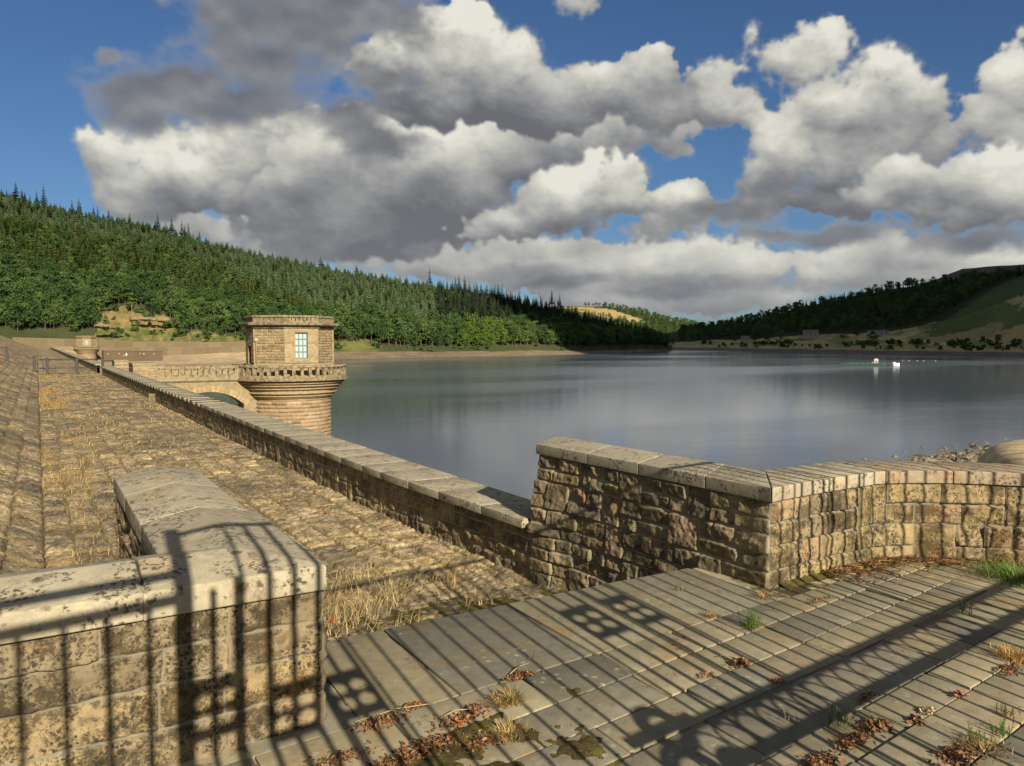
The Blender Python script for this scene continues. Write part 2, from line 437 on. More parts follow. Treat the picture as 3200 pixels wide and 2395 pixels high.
def stone_mat(name, black=0.5, pale=0.3, moss=0.2, bump=0.006, fine=60, spot=9.0, mosscol=(0.16, 0.14, 0.035), grime=0.4, patch=0.0, joint=(0.30, 0.265, 0.19)):
    """weathered gritstone: vertex tone per stone, grain, black and pale lichen, moss"""
    m, t, b = new_mat(name)
    at = t.n('ShaderNodeAttribute', attribute_name='tone')
    tcn = t.n('ShaderNodeTexCoord'); p = tcn.outputs['Object']
    big = t.noise(p, 1.7, 5, 0.6); med = t.noise(p, 9, 6, 0.65); fin = t.noise(p, fine, 4, 0.7)
    k = t.m('ADD', t.m('MULTIPLY', med, 0.9), t.m('MULTIPLY', fin, 0.75))
    k = t.m('ADD', k, t.m('MULTIPLY', big, 0.45))
    k = t.m('ADD', t.m('MULTIPLY', t.m('SUBTRACT', k, 1.05), 0.95), 1.0)
    kk = t.n('ShaderNodeCombineXYZ')
    for i in range(3): t.l(k, kk.inputs[i])
    col = t.mix(1.0, t.mix(1.0, at.outputs['Color'], (.74, .72, .68, 1), 'MULTIPLY'), kk.outputs[0], 'MULTIPLY')
    # iron-brown staining
    col = t.mix(t.ss(t.noise(p, 3.1, 4, 0.6), 0.52, 0.75, 0, 0.55), col, t.mix(1.0, col, (1.1, 0.72, 0.40, 1), 'MULTIPLY'))
    if patch:
        pn = t.ss(t.noise(p, .55, 5, .65), .36, .64)
        col = t.mix(patch, col, t.mix(1.0, col, t.mix(pn, (.60, .60, .64, 1), (1.18, 1.13, 1.0, 1)), 'MULTIPLY'))
    # dark weathering film, granular at its edges
    gm = t.ss(t.m('ADD', t.noise(p, 3.3, 6, 0.7), t.m('MULTIPLY', t.m('SUBTRACT', fin, .5), .55)), .455, .585, 0, grime)
    col = t.mix(gm, col, t.mix(1.0, col, (.31, .30, .27, 1), 'MULTIPLY'))
    # moss
    mm = t.ss(t.m('ADD', t.m('MULTIPLY', t.noise(p, 2.3, 6, 0.7), 0.7), t.m('MULTIPLY', fin, 0.3)), 0.62 - 0.22 * moss, 0.72 - 0.12 * moss, 0, min(1, moss * 2.2))
    col = t.mix(mm, col, mosscol + (1,))
    # pale crustose lichen: small discs
    if pale > 0:
        vd = t.voro(t.v('ADD', p, t.v('MULTIPLY', t.noise(p, 20, 2, 0.5, col=True), (0.03, 0.03, 0.03))), 14.0)
        reg = t.ss(t.noise(p, 1.9, 3, 0.6), 0.50, 0.66)
        pm = t.m('MULTIPLY', t.m('MULTIPLY', t.ss(vd, 0.30, 0.22), reg), pale)
        col = t.mix(pm, col, (0.42, 0.40, 0.32, 1))
    # black lichen: clustered blotches with a granular edge
    if black > 0:
        wv = t.v('ADD', p, t.v('MULTIPLY', t.v('SUBTRACT', t.noise(p, 30, 3, 0.6, col=True), (.5, .5, .5)), (0.06, 0.06, 0.06)))
        v1 = t.voro(wv, spot * 1.5)
        v2 = t.voro(wv, spot * 4.2)
        reg = t.noise(p, 2.6, 4, 0.65)
        r1 = t.ss(reg, 0.60 - 0.16 * black, 0.74 - 0.14 * black)
        s1 = t.m('MULTIPLY', t.ss(t.m('ADD', v1, t.m('MULTIPLY', t.m('SUBTRACT', fin, .5), .5)), 0.46, 0.24), r1)
        s2 = t.m('MULTIPLY', t.ss(t.m('ADD', v2, t.m('MULTIPLY', t.m('SUBTRACT', fin, .5), .6)), 0.56, 0.26), t.ss(t.noise(p, 3.4, 6, 0.72), 0.57 - 0.13 * black, 0.66 - 0.13 * black))
        bm_ = t.m('MULTIPLY', t.m('MAXIMUM', s1, s2), t.ss(fin, 0.25, 0.55, 0.55, 1.0), clamp=True)
        bm_ = t.m('MULTIPLY', bm_, min(1.0, 0.55 + black * 0.5))
        col = t.mix(bm_, col, (0.034, 0.030, 0.022, 1))
    # joints
    jc = t.mix(med, tuple(x * 0.42 for x in joint) + (1,), tuple(x * 0.95 for x in joint) + (1,))
    col = t.mix(at.outputs['Alpha'], col, jc)
    t.l(col, b.inputs['Base Color'])
    h = t.m('ADD', t.m('MULTIPLY', med, 0.6), t.m('MULTIPLY', fin, 0.4))
    t.l(t.bump(h, 0.9, bump), b.inputs['Normal'])
    b.inputs['Roughness'].default_value = 0.92
    return m

M_WALL = stone_mat('gritstone_wall', 0.95, 0.16, 0.24, 0.014, 70, 9, grime=1.0)
M_WALLR = stone_mat('gritstone_wall_dark', 0.62, 0.06, 0.30, 0.012, 70, 9, mosscol=(0.12, 0.115, 0.03), grime=.7, joint=(.46, .41, .29))
M_COPE = stone_mat('gritstone_coping', 0.72, 0.30, 0.05, 0.005, 90, 7, grime=.14)
M_FLAG = stone_mat('york_flagstone', 0.12, 0.45, 0.0, 0.003, 110, 9, grime=.14)
M_PITCH = stone_mat('stone_pitching', 0.70, 0.30, 0.20, 0.024, 46, 8, mosscol=(0.19, 0.15, 0.055), joint=(0.20, 0.155, 0.075), grime=.75, patch=.9)
M_TOWER = stone_mat('tower_ashlar', 0.25, 0.05, 0.06, 0.02, 14, 3, grime=.36, joint=(0.42, 0.36, 0.24))
M_TRIM = stone_mat('tower_trim_weathered', 0.15, 0.05, 0.06, 0.02, 14, 3, grime=.8, joint=(0.42, 0.36, 0.24))
M_FARW = stone_mat('far_masonry', 0.35, 0.0, 0.12, 0.05, 5, 0.8, joint=(0.28, 0.24, 0.17))
M_IRON = flat_mat('black_iron', (0.018, 0.019, 0.021), 0.5, 0.3, 0.4, 30)

# ------------------------------------------------------------------ coursed stone as carved relief
PAL = [((0.44, 0.345, 0.20), 5), ((0.36, 0.29, 0.18), 4), ((0.30, 0.255, 0.175), 3), ((0.46, 0.335, 0.235), 2), ((0.47, 0.36, 0.16), 2), ((0.21, 0.18, 0.13), 1.5)]
def pick_tone(r, pal=PAL, v=0.10):
    w_ = np.array([p[1] for p in pal], float); k = r.choice(len(pal), p=w_ / w_.sum())
    return np.array(pal[k][0]) * (1 + r.normal(0, v))
def courses(U0, U1, V0, V1, r, hmin, hmax, wmin, wmax, jump=0.25):
    out = []; v = V0
    while v < V1 - 1e-4:
        h1 = r.uniform(hmin, hmax); h2 = r.uniform(hmin, hmax)
        if V1 - v - h1 - h2 < hmin * .7:
            rem = V1 - v; h1 = rem * r.uniform(.42, .58) if rem > hmin * 1.5 else rem; h2 = rem - h1
        def row(a, b, v0, v1):
            u = a
            while u < b - 1e-4:
                w_ = r.uniform(wmin, wmax)
                if b - u - w_ < wmin * .7: w_ = b - u
                out.append((u, u + w_, v0, v1)); u += w_
        if jump > 0 and h2 > 0:
            u = U0
            while u < U1 - 1e-4:
                L = r.uniform(wmax * .9, wmax * 2.4)
                if r.random() > jump * 2.2: L *= 1.8
                e = min(u + L, U1)
                if U1 - e < wmin: e = U1
                row(u, e, v, v + h1); row(u, e, v + h1, v + h1 + h2)
                u = e
                if u < U1 - wmax:
                    jw = r.uniform(.8, 1.5) * (h1 + h2) * .8
                    out.append((u, u + jw, v, v + h1 + h2)); u += jw
        else:
            row(U0, U1, v, v + h1)
            if h2 > 1e-4: row(U0, U1, v + h1, v + h1 + h2)
        v += h1 + h2
    return out
def relief(rects, U0, U1, V0, V1, du, dv, r, jw=0.012, edge=0.03, depth=0.03, rough=0.02, nscale=6.0, tilt=0.01, pal=PAL, seed=0, wob=0.006, tv=0.10, facet=0.0):
    nu = max(2, int(round((U1 - U0) / du)) + 1); nv = max(2, int(round((V1 - V0) / dv)) + 1)
    U = np.linspace(U0, U1, nu); V = np.linspace(V0, V1, nv)
    UU, VV = np.meshgrid(U, V, indexing='ij')
    wu = fbm(UU * 5, VV * 5, 3, seed + 5) * wob * 3; wv = fbm(UU * 5 + 31, VV * 5, 3, seed + 8) * wob * 3
    n1 = fbm(UU * nscale, VV * nscale, 5, seed + 11, .55)
    n2 = 1 - 2 * np.abs(fbm(UU * nscale * .7 + 9, VV * nscale * .7, 4, seed + 17, .5))
    n1 = n1 * .45 + .55 * (np.floor(n1 * 6 + .5) / 6 + .35 * (n1 - np.floor(n1 * 6 + .5) / 6))
    D = np.zeros((nu, nv), np.float32)
    T = np.zeros((nu, nv, 4), np.float32); T[..., :3] = (0.27, 0.235, 0.165); T[..., 3] = 1
    su, sv = (U1 - U0) / (nu - 1), (V1 - V0) / (nv - 1)
    for (a, b, c, d) in rects:
        i0, i1 = max(int((a - U0) / su) - 1, 0), min(int((b - U0) / su) + 2, nu)
        j0, j1 = max(int((c - V0) / sv) - 1, 0), min(int((d - V0) / sv) + 2, nv)
        if i1 <= i0 or j1 <= j0: continue
        sl = (slice(i0, i1), slice(j0, j1))
        u = UU[sl] + wu[sl]; v = VV[sl] + wv[sl]
        ds = np.minimum(np.minimum(u - a, b - u), np.minimum(v - c, d - v))
        ins = sstep(ds, jw * .35, jw * .35 + edge)
        cu, cv = (a + b) / 2, (c + d) / 2
        pl = r.normal(0, tilt) * (u - cu) / max((b - a) / 2, .05) + r.normal(0, tilt) * (v - cv) / max((d - c) / 2, .05)
        dd = ins * (depth * r.uniform(.55, 1.25) + pl + rough * (n1[sl] * .9 + n2[sl] * .55))
        if facet:
            fu, fv = (u - cu) / (b - a) * 2, (v - cv) / (d - c) * 2; fm = 1e3
            for q in range(6):
                an = q * 1.05 + r.uniform(-.4, .4); st = r.uniform(.35, 1.0)
                fm = np.minimum(fm, st * (1.15 - (fu - r.uniform(-.3, .3)) * math.cos(an) - (fv - r.uniform(-.3, .3)) * math.sin(an)) * .75 + .12 * n1[sl])
            fm = np.maximum(np.minimum(fm, r.uniform(.6, 1.0)), .22) + r.normal(0, .12) * fu + r.normal(0, .12) * fv
            dd = dd + ins * facet * (fm - .4)
        cur = D[sl]; up = ds > jw * .3
        D[sl] = np.where(up, np.maximum(dd, 0), cur)
        tone = pick_tone(r, pal, tv)
        jm = 1 - sstep(ds, jw * .3, jw * .8)
        new = np.concatenate([np.broadcast_to(tone, u.shape + (3,)), jm[..., None]], -1)
        T[sl] = np.where(up[..., None], new, T[sl])
    return UU, VV, D, T
# ================================================================== the platform and the walls round it
rs = np.random.default_rng(23)
FL_PAL = [((0.325, 0.300, 0.215), 5), ((0.275, 0.260, 0.205), 4), ((0.365, 0.325, 0.225), 3), ((0.30, 0.265, 0.20), 2), ((0.235, 0.225, 0.185), 2)]
mb = MB()
rowY = [4.33, 3.96, 3.60, 3.27, 2.80, 2.50, 2.12, 1.74, 1.40, 1.0, 0.62, 0.2, -0.25, -0.7, -1.2]
rowY_at = lambda k, X: (5.52 if k < 0 else rowY[k] + 0.105 * (X - 4.0) * (1 if k > 0 else .55))
known = {0: [2.2, 3.31, 4.6], 1: [2.66, 3.33, 4.05, 4.53], 2: [2.3, 3.30, 4.12, 4.76], 3: [2.66, 3.46, 4.08, 4.78], 4: [2.40, 3.27, 4.11, 5.3], 5: [2.0, 2.9, 3.48, 4.2, 5.0]}
for k in range(len(rowY)):
    xs = [0.9, 1.55] if k == 0 else [-3.0]
    nxt = list(known.get(k, []))
    while xs[-1] < 9.6:
        if nxt and nxt[0] > xs[-1] + .25:
            xs.append(nxt.pop(0))
        elif nxt:
            nxt.pop(0)
        else:
            xs.append(xs[-1] + rs.uniform(.45, .95))
    if xs[1] - xs[0] > 1.4:
        xs = [xs[0]] + list(np.arange(xs[0] + .8, xs[1] - .4, .78)) + xs[1:]
    for a, b in zip(xs[:-1], xs[1:]):
        g = rs.uniform(.003, .009); jq = rs.normal(0, .006, (4, 2))
        q = [(a + g, rowY_at(k, a) + g), (b - g, rowY_at(k, b) + g), (b - g, rowY_at(k - 1, b) - g), (a + g, rowY_at(k - 1, a) - g)]
        if k == 0 and b > 5.6: continue
        q = [(x + jx, y + (jy if abs(y - 5.515) > .02 else 0)) for (x, y), (jx, jy) in zip(q, jq)]
        dz = rs.normal(0, .004); tx, ty = rs.normal(0, .0025), rs.normal(0, .003)
        top = [(x, y, ZP + dz + tx * (x - a) + ty * (y - q[0][1])) for x, y in q]
        bot = [(x, y, ZP - .09) for x, y in q]
        mb.bev(bot, top, .007, np.append(pick_tone(rs, FL_PAL, .12), 0), seg=2)
struct(mb.build('platform_paving', M_FLAG))
# joint filling and the body under the flags
mj, tj, bj = new_mat('joint_dirt')
tcn = tj.n('ShaderNodeTexCoord'); pj = tcn.outputs['Object']
cj = tj.mix(tj.ss(tj.noise(pj, 3.0, 4, .6), .42, .58), (0.055, 0.045, 0.022, 1), (0.36, 0.315, 0.21, 1))
cj = tj.mix(tj.ss(tj.noise(pj, 2.2, 5, .7), .56, .66), cj, (0.075, 0.070, 0.022, 1))
tj.l(cj, bj.inputs['Base Color']); tj.l(tj.bump(tj.noise(pj, 60, 4, .7), 1, .008), bj.inputs['Normal'])
g_ = MB()
gx = np.linspace(-3, 10, 261); gyy = np.linspace(-2.2, 5.5, 155)
GX, GY = np.meshgrid(gx, gyy, indexing='ij')
Pz = np.stack([GX, GY, ZP - .019 + .006 * fbm(GX * 2.1, GY * 2.1, 4, 90)], -1)
g_.grid(Pz, (0.1, 0.09, 0.05, 1))
g_.box(-3, 1.37, -2.2, 4.33, -5, ZP - .05, (0.3, .25, .16)); g_.box(1.37, 10, -2.2, 5.5, -5, ZP - .051, (0.3, .25, .16))
struct(g_.build('platform_bed', [mj]))

# ---- near wall, an L with a ridged coping -------------------------------------------------
def wall_face(mb, f, U0, U1, V0, V1, du, dv, seed, flip=False, **kw):
    r = np.random.default_rng(seed)
    cw = dict(hmin=.13, hmax=.24, wmin=.22, wmax=.55, jump=.25); cw.update({k: kw.pop(k) for k in list(kw) if k in cw})
    rects = courses(U0, U1, V0, V1, r, **cw)
    UU, VV, D, T = relief(rects, U0, U1, V0, V1, du, dv, r, seed=seed, **kw)
    mb.grid(f(UU, VV, D), T, flip=flip)
def plane_f(o, ud, nd):
    o = np.array(o, float); ud = np.array(ud, float); nd = np.array(nd, float)
    return lambda U, V, D: np.stack([o[0] + ud[0] * U + nd[0] * D, o[1] + ud[1] * U + nd[1] * D, V], -1)
near = thing('stone_wall', 'near lichen-spotted stone wall with a ridged coping, striped by railing shadows at lower left', 'wall', (0.5, 4.5, ZP))
mb = MB()
NEARPAL = [((0.37, 0.295, 0.175), 5), ((0.42, 0.305, 0.205), 2.5), ((0.31, 0.255, 0.165), 4), ((0.40, 0.32, 0.175), 2)]
wall_face(mb, plane_f((0, 4.335, 0), (1, 0), (0, -1)), -2.2, 1.36, ZP - .06, -1.415, .0105, .0105, 41, hmin=.17, hmax=.25, wmin=.30, wmax=.75, jump=.12, depth=.016, rough=.022, nscale=9, edge=.010, jw=.011, facet=.012, pal=NEARPAL)
wall_face(mb, plane_f((1.36, 0, 0), (0, 1), (1, 0)), 4.335, 8.15, ZB - .1, -1.415, .025, .025, 42, depth=.03, rough=.03)
wall_face(mb, plane_f((.66, 0, 0), (0, 1), (-1, 0)), 4.9, 8.15, ZB - .1, -1.415, .018, .018, 43, flip=True, depth=.045, rough=.045, hmin=.2, hmax=.34, wmin=.3, wmax=.7)
wall_face(mb, plane_f((0, 4.98, 0), (1, 0), (0, 1)), -2.2, .66, ZB - .4, -1.415, .04, .04, 44, flip=True)
mb.box(-2.2, 1.355, 4.34, 4.975, ZB - .4, -1.42, (.3, .25, .16, 0)); mb.box(.665, 1.354, 4.976, 8.14, ZB - .4, -1.421, (.3, .25, .16, 0))
under(mb.build('masonry', M_WALL), near)
mb = MB()
def cope_tone(): return np.append(np.array((.465, .425, .325)) * rs.uniform(.88, 1.1), 0)
zf, zr, zbt = -1.268, -1.19, -1.412
xs = [-2.2, -1.05, -.42, .43]
for a, b in zip(xs[:-1], xs[1:]):
    sec = [(4.28, zbt), (4.28, zf), (4.66, zr), (5.04, zf), (5.04, zbt)]
    mb.bev([(a + .004, y, z) for y, z in sec], [(b - .004, y, z) for y, z in sec], .012, cope_tone(), seg=3)
# corner block (mitred ridges), then the blocks of the arm
def add_hull(mb, faces_pts, b, tone):
    bm = bmesh.new(); vs = {}
    def gv(p):
        k = tuple(round(c, 4) for c in p)
        if k not in vs: vs[k] = bm.verts.new(p)
        return vs[k]
    for f in faces_pts: bm.faces.new([gv(p) for p in f])
    bmesh.ops.recalc_face_normals(bm, faces=bm.faces[:])
    bmesh.ops.bevel(bm, geom=bm.edges[:], offset=b, segments=3, affect='EDGES', profile=.6)
    bm.verts.index_update()
    mb.add([v_.co[:] for v_ in bm.verts], [[v_.index for v_ in f.verts] for f in bm.faces], tone, 0, True); bm.free()
x0, x1, xi, xr_, y0, yi, yr, ye = .438, 1.375, .58, .965, 4.28, 5.04, 4.66, 5.95
A_, B_ = (x1, y0), (x0, y0)
T_ = lambda p: (p[0], p[1], zf)
Bm = lambda p: (p[0], p[1], zbt)
Rw, Rc, Re = (x0, yr, zr), (xr_, yr, zr), (xr_, ye, zr)
Wd, Ci, El_, Er = (x0, yi), (xi, yi), (xi, ye), (x1, ye)
add_hull(mb, [[T_(B_), T_(A_), Rc, Rw], [Rw, Rc, T_(Ci), T_(Wd)], [T_(Ci), Rc, Re, T_(El_)], [Rc, T_(A_), T_(Er), Re],
    [Bm(B_), Bm(A_), T_(A_), T_(B_)], [Bm(A_), Bm(Er), T_(Er), T_(A_)], [Bm(Wd), Bm(B_), T_(B_), Rw, T_(Wd)], [Bm(Ci), Bm(Wd), T_(Wd), T_(Ci)],
    [Bm(El_), Bm(Ci), T_(Ci), T_(El_)], [Bm(Er), Bm(El_), T_(El_), Re, T_(Er)], [Bm(B_), Bm(Wd), Bm(Ci), Bm(El_), Bm(Er), Bm(A_)]], .014, cope_tone())
for a, b in ((5.95, 7.1), (7.1, 8.2)):
    sec = [(.58, zbt), (.58, zf), (.965, zr), (1.33, zf), (1.33, zbt)]
    mb.bev([(x, a + .004, z) for x, z in sec][::-1], [(x, b - .004, z) for x, z in sec][::-1], .012, cope_tone(), seg=3)
under(mb.build('coping', M_COPE), near)
# pale mortar in the open joint
mb = MB(); mb.box(.4255, .4425, 4.283, 4.6, zbt, zf - .004, (.62, .56, .42, 0))
under(mb.build('mortar_joint', M_COPE), near)

# ---- tall wall on the right of the gap -----------------------------------------------------
DKPAL = [((0.33, 0.275, 0.175), 5), ((0.27, 0.235, 0.155), 4), ((0.36, 0.285, 0.16), 3), ((0.22, 0.19, 0.14), 2), ((0.38, 0.29, 0.2), 1)]
tall = thing('stone_wall', 'tall rock-faced stone wall standing end-on beside the low parapet, in half shade', 'wall', (5.8, 6.5, ZP))
mb = MB()
XT = lambda U: 5.575 - .032 * (U - 4.66)
fT = lambda U, V, D: np.stack([XT(U) - D - .15 * sstep(U, 7.3, 8.25) * sstep(-V, 1.45, 2.2), U, V], -1)
wall_face(mb, fT, 4.69, 8.25, ZB - .05, -1.425, .0115, .0115, 51, flip=True, depth=.034, rough=.022, nscale=9, edge=.010, jw=.018, wob=.003, hmin=.145, hmax=.21, wmin=.24, wmax=.52, jump=.36, pal=DKPAL, tilt=.010, facet=.050)
mb.prism([(5.58, 4.72), (6.16, 4.72), (6.02, 8.74), (5.47, 8.25)], ZB - .5, -1.43, (.25, .21, .14, 0))
under(mb.build('masonry', M_WALLR), tall)
mb = MB()
ys = [8.30, 7.25, 6.37, 5.42]
ftx = lambda y: 5.525 - .032 * (y - 4.66)
bkx = lambda y: 6.22 - .03 * (y - 5.28)
zt, zc = -1.295, -1.425
def tcope(p, g=.004):
    mb.bev([(x, y, zc) for x, y in p], [(x, y, zt) for x, y in p], .011, cope_tone() * np.array((.92, .94, .96, 1)), seg=3)
tcope([(ftx(7.254), 7.254), (bkx(7.254), 7.7), (bkx(8.85), 8.83), (ftx(8.3), 8.28)])
tcope([(ftx(6.374), 6.374), (bkx(6.374), 6.75), (bkx(7.246), 7.69), (ftx(7.246), 7.246)])
tcope([(ftx(5.424), 5.424), (bkx(5.424), 5.85), (bkx(6.366), 6.74), (ftx(6.366), 6.366)])
tcope([(5.525, 4.645), (6.205, 5.29), (bkx(5.416), 5.842), (ftx(5.416), 5.416)])
under(mb.build('coping', M_COPE), tall)

# ---- curved wall on the right --------------------------------------------------------------
ctrl = [(5.57, 4.70), (6.28, 4.745), (6.95, 4.745), (7.28, 4.72), (7.86, 4.38), (8.33, 3.90), (8.66, 3.30), (8.85, 2.6), (8.9, 1.8), (8.9, .8)]
def catmull(c, n=14):
    c = [Vector(p) for p in c]; out = []
    for i in range(len(c) - 1):
        p0, p1, p2, p3 = c[max(i - 1, 0)], c[i], c[i + 1], c[min(i + 2, len(c) - 1)]
        for k in range(n):
            t = k / n
            out.append(.5 * ((2 * p1) + (p2 - p0) * t + (2 * p0 - 5 * p1 + 4 * p2 - p3) * t * t + (3 * p1 - p0 - 3 * p2 + p3) * t ** 3))
    out.append(c[-1]); return out
cv = np.array([p[:] for p in catmull(ctrl)])
cs = np.concatenate([[0], np.cumsum(np.hypot(*np.diff(cv, axis=0).T))])
tg = np.gradient(cv, axis=0); tg /= np.hypot(tg[:, 0], tg[:, 1])[:, None]
tg = np.stack([gblur(np.repeat(tg[:, i:i+1].T, 3, 0).astype(np.float32), 3)[0] for i in range(2)], -1)
def cpt(u, off):
    x = np.interp(u, cs, cv[:, 0]); y = np.interp(u, cs, cv[:, 1])
    tx = np.interp(u, cs, tg[:, 0]); ty = np.interp(u, cs, tg[:, 1]); L = np.hypot(tx, ty); tx, ty = tx / L, ty / L
    return x + ty * off, y - tx * off      # off > 0 towards the platform
curved = thing('stone_wall', 'curved buff stone wall at right with barred shadows across its sunny face', 'wall', (7.2, 4.8, ZP))
mb = MB()
def fC(U, V, D):
    x, y = cpt(U, D); return np.stack([x, y, V], -1)
CPAL = [((0.40, 0.315, 0.175), 5), ((0.37, 0.295, 0.16), 4), ((0.42, 0.315, 0.20), 2.5), ((0.29, 0.235, 0.15), 3)]
wall_face(mb, fC, 0.0, cs[-1], ZP - .06, -1.43, .0125, .0125, 61, depth=.028, rough=.024, nscale=8.0, edge=.010, jw=.016, wob=.003, facet=.042, hmin=.15, hmax=.25, wmin=.25, wmax=.6, jump=.25, pal=CPAL)
ub = np.linspace(0.03, cs[-1], 60)
xb, yb = cpt(ub, -.005); xk, yk = cpt(ub, -.56)
for z in (0,):
    P_ = np.zeros((60, 4, 3)); P_[:, 0] = np.stack([xb, yb, np.full(60, ZB - .5)], -1); P_[:, 1] = np.stack([xb, yb, np.full(60, -1.435)], -1)
    P_[:, 2] = np.stack([xk, yk, np.full(60, -1.435)], -1); P_[:, 3] = np.stack([xk, yk, np.full(60, ZB - .5)], -1)
    mb.grid(P_, (.3, .25, .16, 0), smooth=False)
under(mb.build('masonry', M_WALL), curved)
mb = MB()
cuts = [0.0, .78, 1.72, 2.42, 3.3, 4.2, 5.1, cs[-1]]
for a, b in zip(cuts[:-1], cuts[1:]):
    u = np.linspace(a + (.004 if a else -.02), b - .004, 9)
    fx, fy = cpt(u, .045); bx, by = cpt(u, -.62)
    if a == 0: fx[0], fy[0] = 5.535, 4.64; bx[0], by[0] = 6.212, 5.29
    ring = list(zip(fx, fy)) + list(zip(bx[::-1], by[::-1]))
    tone = cope_tone() * (np.array((1.0, .90, .86, 1)) if 1.7 < a < 3.5 else 1)
    mb.bev([(x, y, zc - .002) for x, y in ring], [(x, y, zt - .002) for x, y in ring], .010, tone, seg=2)
under(mb.build('coping', M_COPE), curved)

# ================================================================== the berm, the bank, the low parapets
PPAL = [((0.50, 0.415, 0.275), 5), ((0.42, 0.355, 0.245), 4), ((0.56, 0.465, 0.305), 3), ((0.34, 0.295, 0.215), 3), ((0.54, 0.43, 0.32), 1)]
def pitching(mb, f, U0, U1, V0, V1, du, dv, seed, h=(.36, .5), w=(.4, 1.1), depth=.026, rough=.046, flip=False, jw=.045):
    r = np.random.default_rng(seed)
    rects = courses(U0, U1, V0, V1, r, h[0], h[1], w[0], w[1], jump=0.0)
    UU, VV, D, T = relief(rects, U0, U1, V0, V1, du, dv, r, seed=seed, jw=jw, edge=.03, depth=depth, rough=rough, nscale=11, tilt=.012, pal=PPAL, wob=.03, tv=.16)
    mb.grid(f(UU, VV, D), T, flip=flip)
fB = lambda U, V, D: np.stack([V, U, ZB + D - .02 + .02 * fbm(U * .3, V * .5, 3, 71)], -1)
mb = MB()
pitching(mb, fB, 5.5, 24, 0.0, 5.62, .024, .024, 71, flip=True)
pitching(mb, fB, 24, 92, 0.0, 5.12, .09, .05, 72, flip=True, rough=.03)
pitching(mb, fB, 92, 445, 0.0, 5.12, .5, .12, 73, flip=True, h=(.5, .7), w=(1.2, 2.4), rough=.03)
struct(mb.build('berm_paving', M_PITCH))
ph = math.atan(.42); c_, s_ = math.cos(ph), math.sin(ph)
fE = lambda U, V, D: np.stack([-V * c_ + D * s_, U, ZB + V * s_ + D * c_], -1)
mb = MB()
pitching(mb, fE, 4.9, 24, 0.0, 5.0, .03, .03, 74, h=(.40, .5), w=(.6, 1.3), depth=.035)
pitching(mb, fE, 24, 110, 0.0, 11.0, .12, .06, 75, h=(.45, .55), w=(.8, 1.6), depth=.05, rough=.03)
pitching(mb, fE, 110, 445, 0.0, 19.0, .6, .14, 76, h=(.6, .8), w=(1.5, 3), depth=.05, rough=.03)
mb.grid(np.array([[fE(np.array(u), np.array(v), np.array(-.06)) for v in (4.9, 10.9, 19.0)] for u in (-14., 4.8, 24., 110.)]), (.3, .24, .15, 0))
struct(mb.build('embankment', M_PITCH))

LPAL = [((0.33, 0.275, 0.17), 5), ((0.26, 0.22, 0.145), 4), ((0.37, 0.295, 0.17), 3), ((0.21, 0.18, 0.13), 2)]
def parapet(y0, y1, label, lods, seed):
    t = thing('parapet_wall', label, 'wall', (5.5, y0, ZB))
    mb = MB()
    for k, (a, b, d) in enumerate(lods):
        wall_face(mb, lambda U, V, D: np.stack([5.11 + .042 * np.maximum(14.0 - U, 0) - D, U, V], -1), a, b, ZB - .03, -2.37, d, min(d, .05) * .8, seed + k, flip=True, depth=.03, rough=.032, edge=.016, jw=.016, facet=.05, hmin=.15, hmax=.25, wmin=.2, wmax=.5, jump=.2, pal=LPAL)
    mb.box(5.40, 5.90, max(y0, 8.4), y1, ZB - 1.2, -2.373, (.3, .25, .16, 0))
    under(mb.build('masonry', M_WALLR), t)
    tp = lambda yy: .045 * max(12.5 - yy, 0)
    mb = MB(); y = y0 + (.42 if y0 < 20 else 0)
    while y < y1 - .05:
        L = min(rs.uniform(.85, 1.25) * (1 if y < 90 else 3), y1 - y)
        dz = rs.normal(0, .002); dx = rs.normal(0, .003)
        p = [(5.02 + tp(y) + dx, y + .002), (5.96 + dx, y + .002), (5.96 + dx, y + L - .002), (5.02 + tp(y + L) + dx, y + L - .002)]
        mb.bev([(x, yy, -2.372) for x, yy in p], [(x, yy, -2.25 + dz) for x, yy in p], .007 if y < 30 else 0, np.append(np.array((.455, .42, .325)) * rs.uniform(.965, 1.035), 0), seg=2)
        y += L
    return t, mb
low, mb = parapet(7.88, 81, 'low stone parapet with a flat grey coping running along the paved berm', [(7.88, 15, .016), (15, 30, .04), (30, 81, .12)], 81)
for a, b, yy in ((5.02, 6.6, 81.0), (6.6, 7.9, 81.1)):
    p = [(a + .005, yy), (b, yy), (b, yy + .92), (a + .005, yy + .92)]
    mb.bev([(x, y, -2.402) for x, y in p], [(x, y, -2.25) for x, y in p], .01, cope_tone(), seg=2)
mb.box(5.2, 7.8, 81.06, 81.86, ZB - 1, -2.405, (.3, .25, .16, 0))
under(mb.build('coping', M_COPE), low)
far_low, mb = parapet(89.5, 436, 'far low parapet continuing beyond the rail fence towards the small distant tower', [(89.5, 200, .25), (200, 436, .8)], 91)
under(mb.build('coping', M_COPE), far_low)
# water face of the dam below the parapet
mb = MB()
fD = lambda U, V, D: np.stack([5.9 + V * .86 + D * .5, U, ZB - .6 - V * .5 + D * .86], -1)
pitching(mb, fD, 6.0, 120, 0.0, 18.0, .35, .12, 77, h=(.45, .55), w=(.8, 1.6), depth=.05, rough=.03, flip=True)
mb.grid(np.array([[fD(np.array(u), np.array(v), np.array(0.)) for v in (0., 9., 18.)] for u in (120., 280., 445.)]), (.3, .25, .16, 0), flip=True)
struct(mb.build('dam_face', M_PITCH))
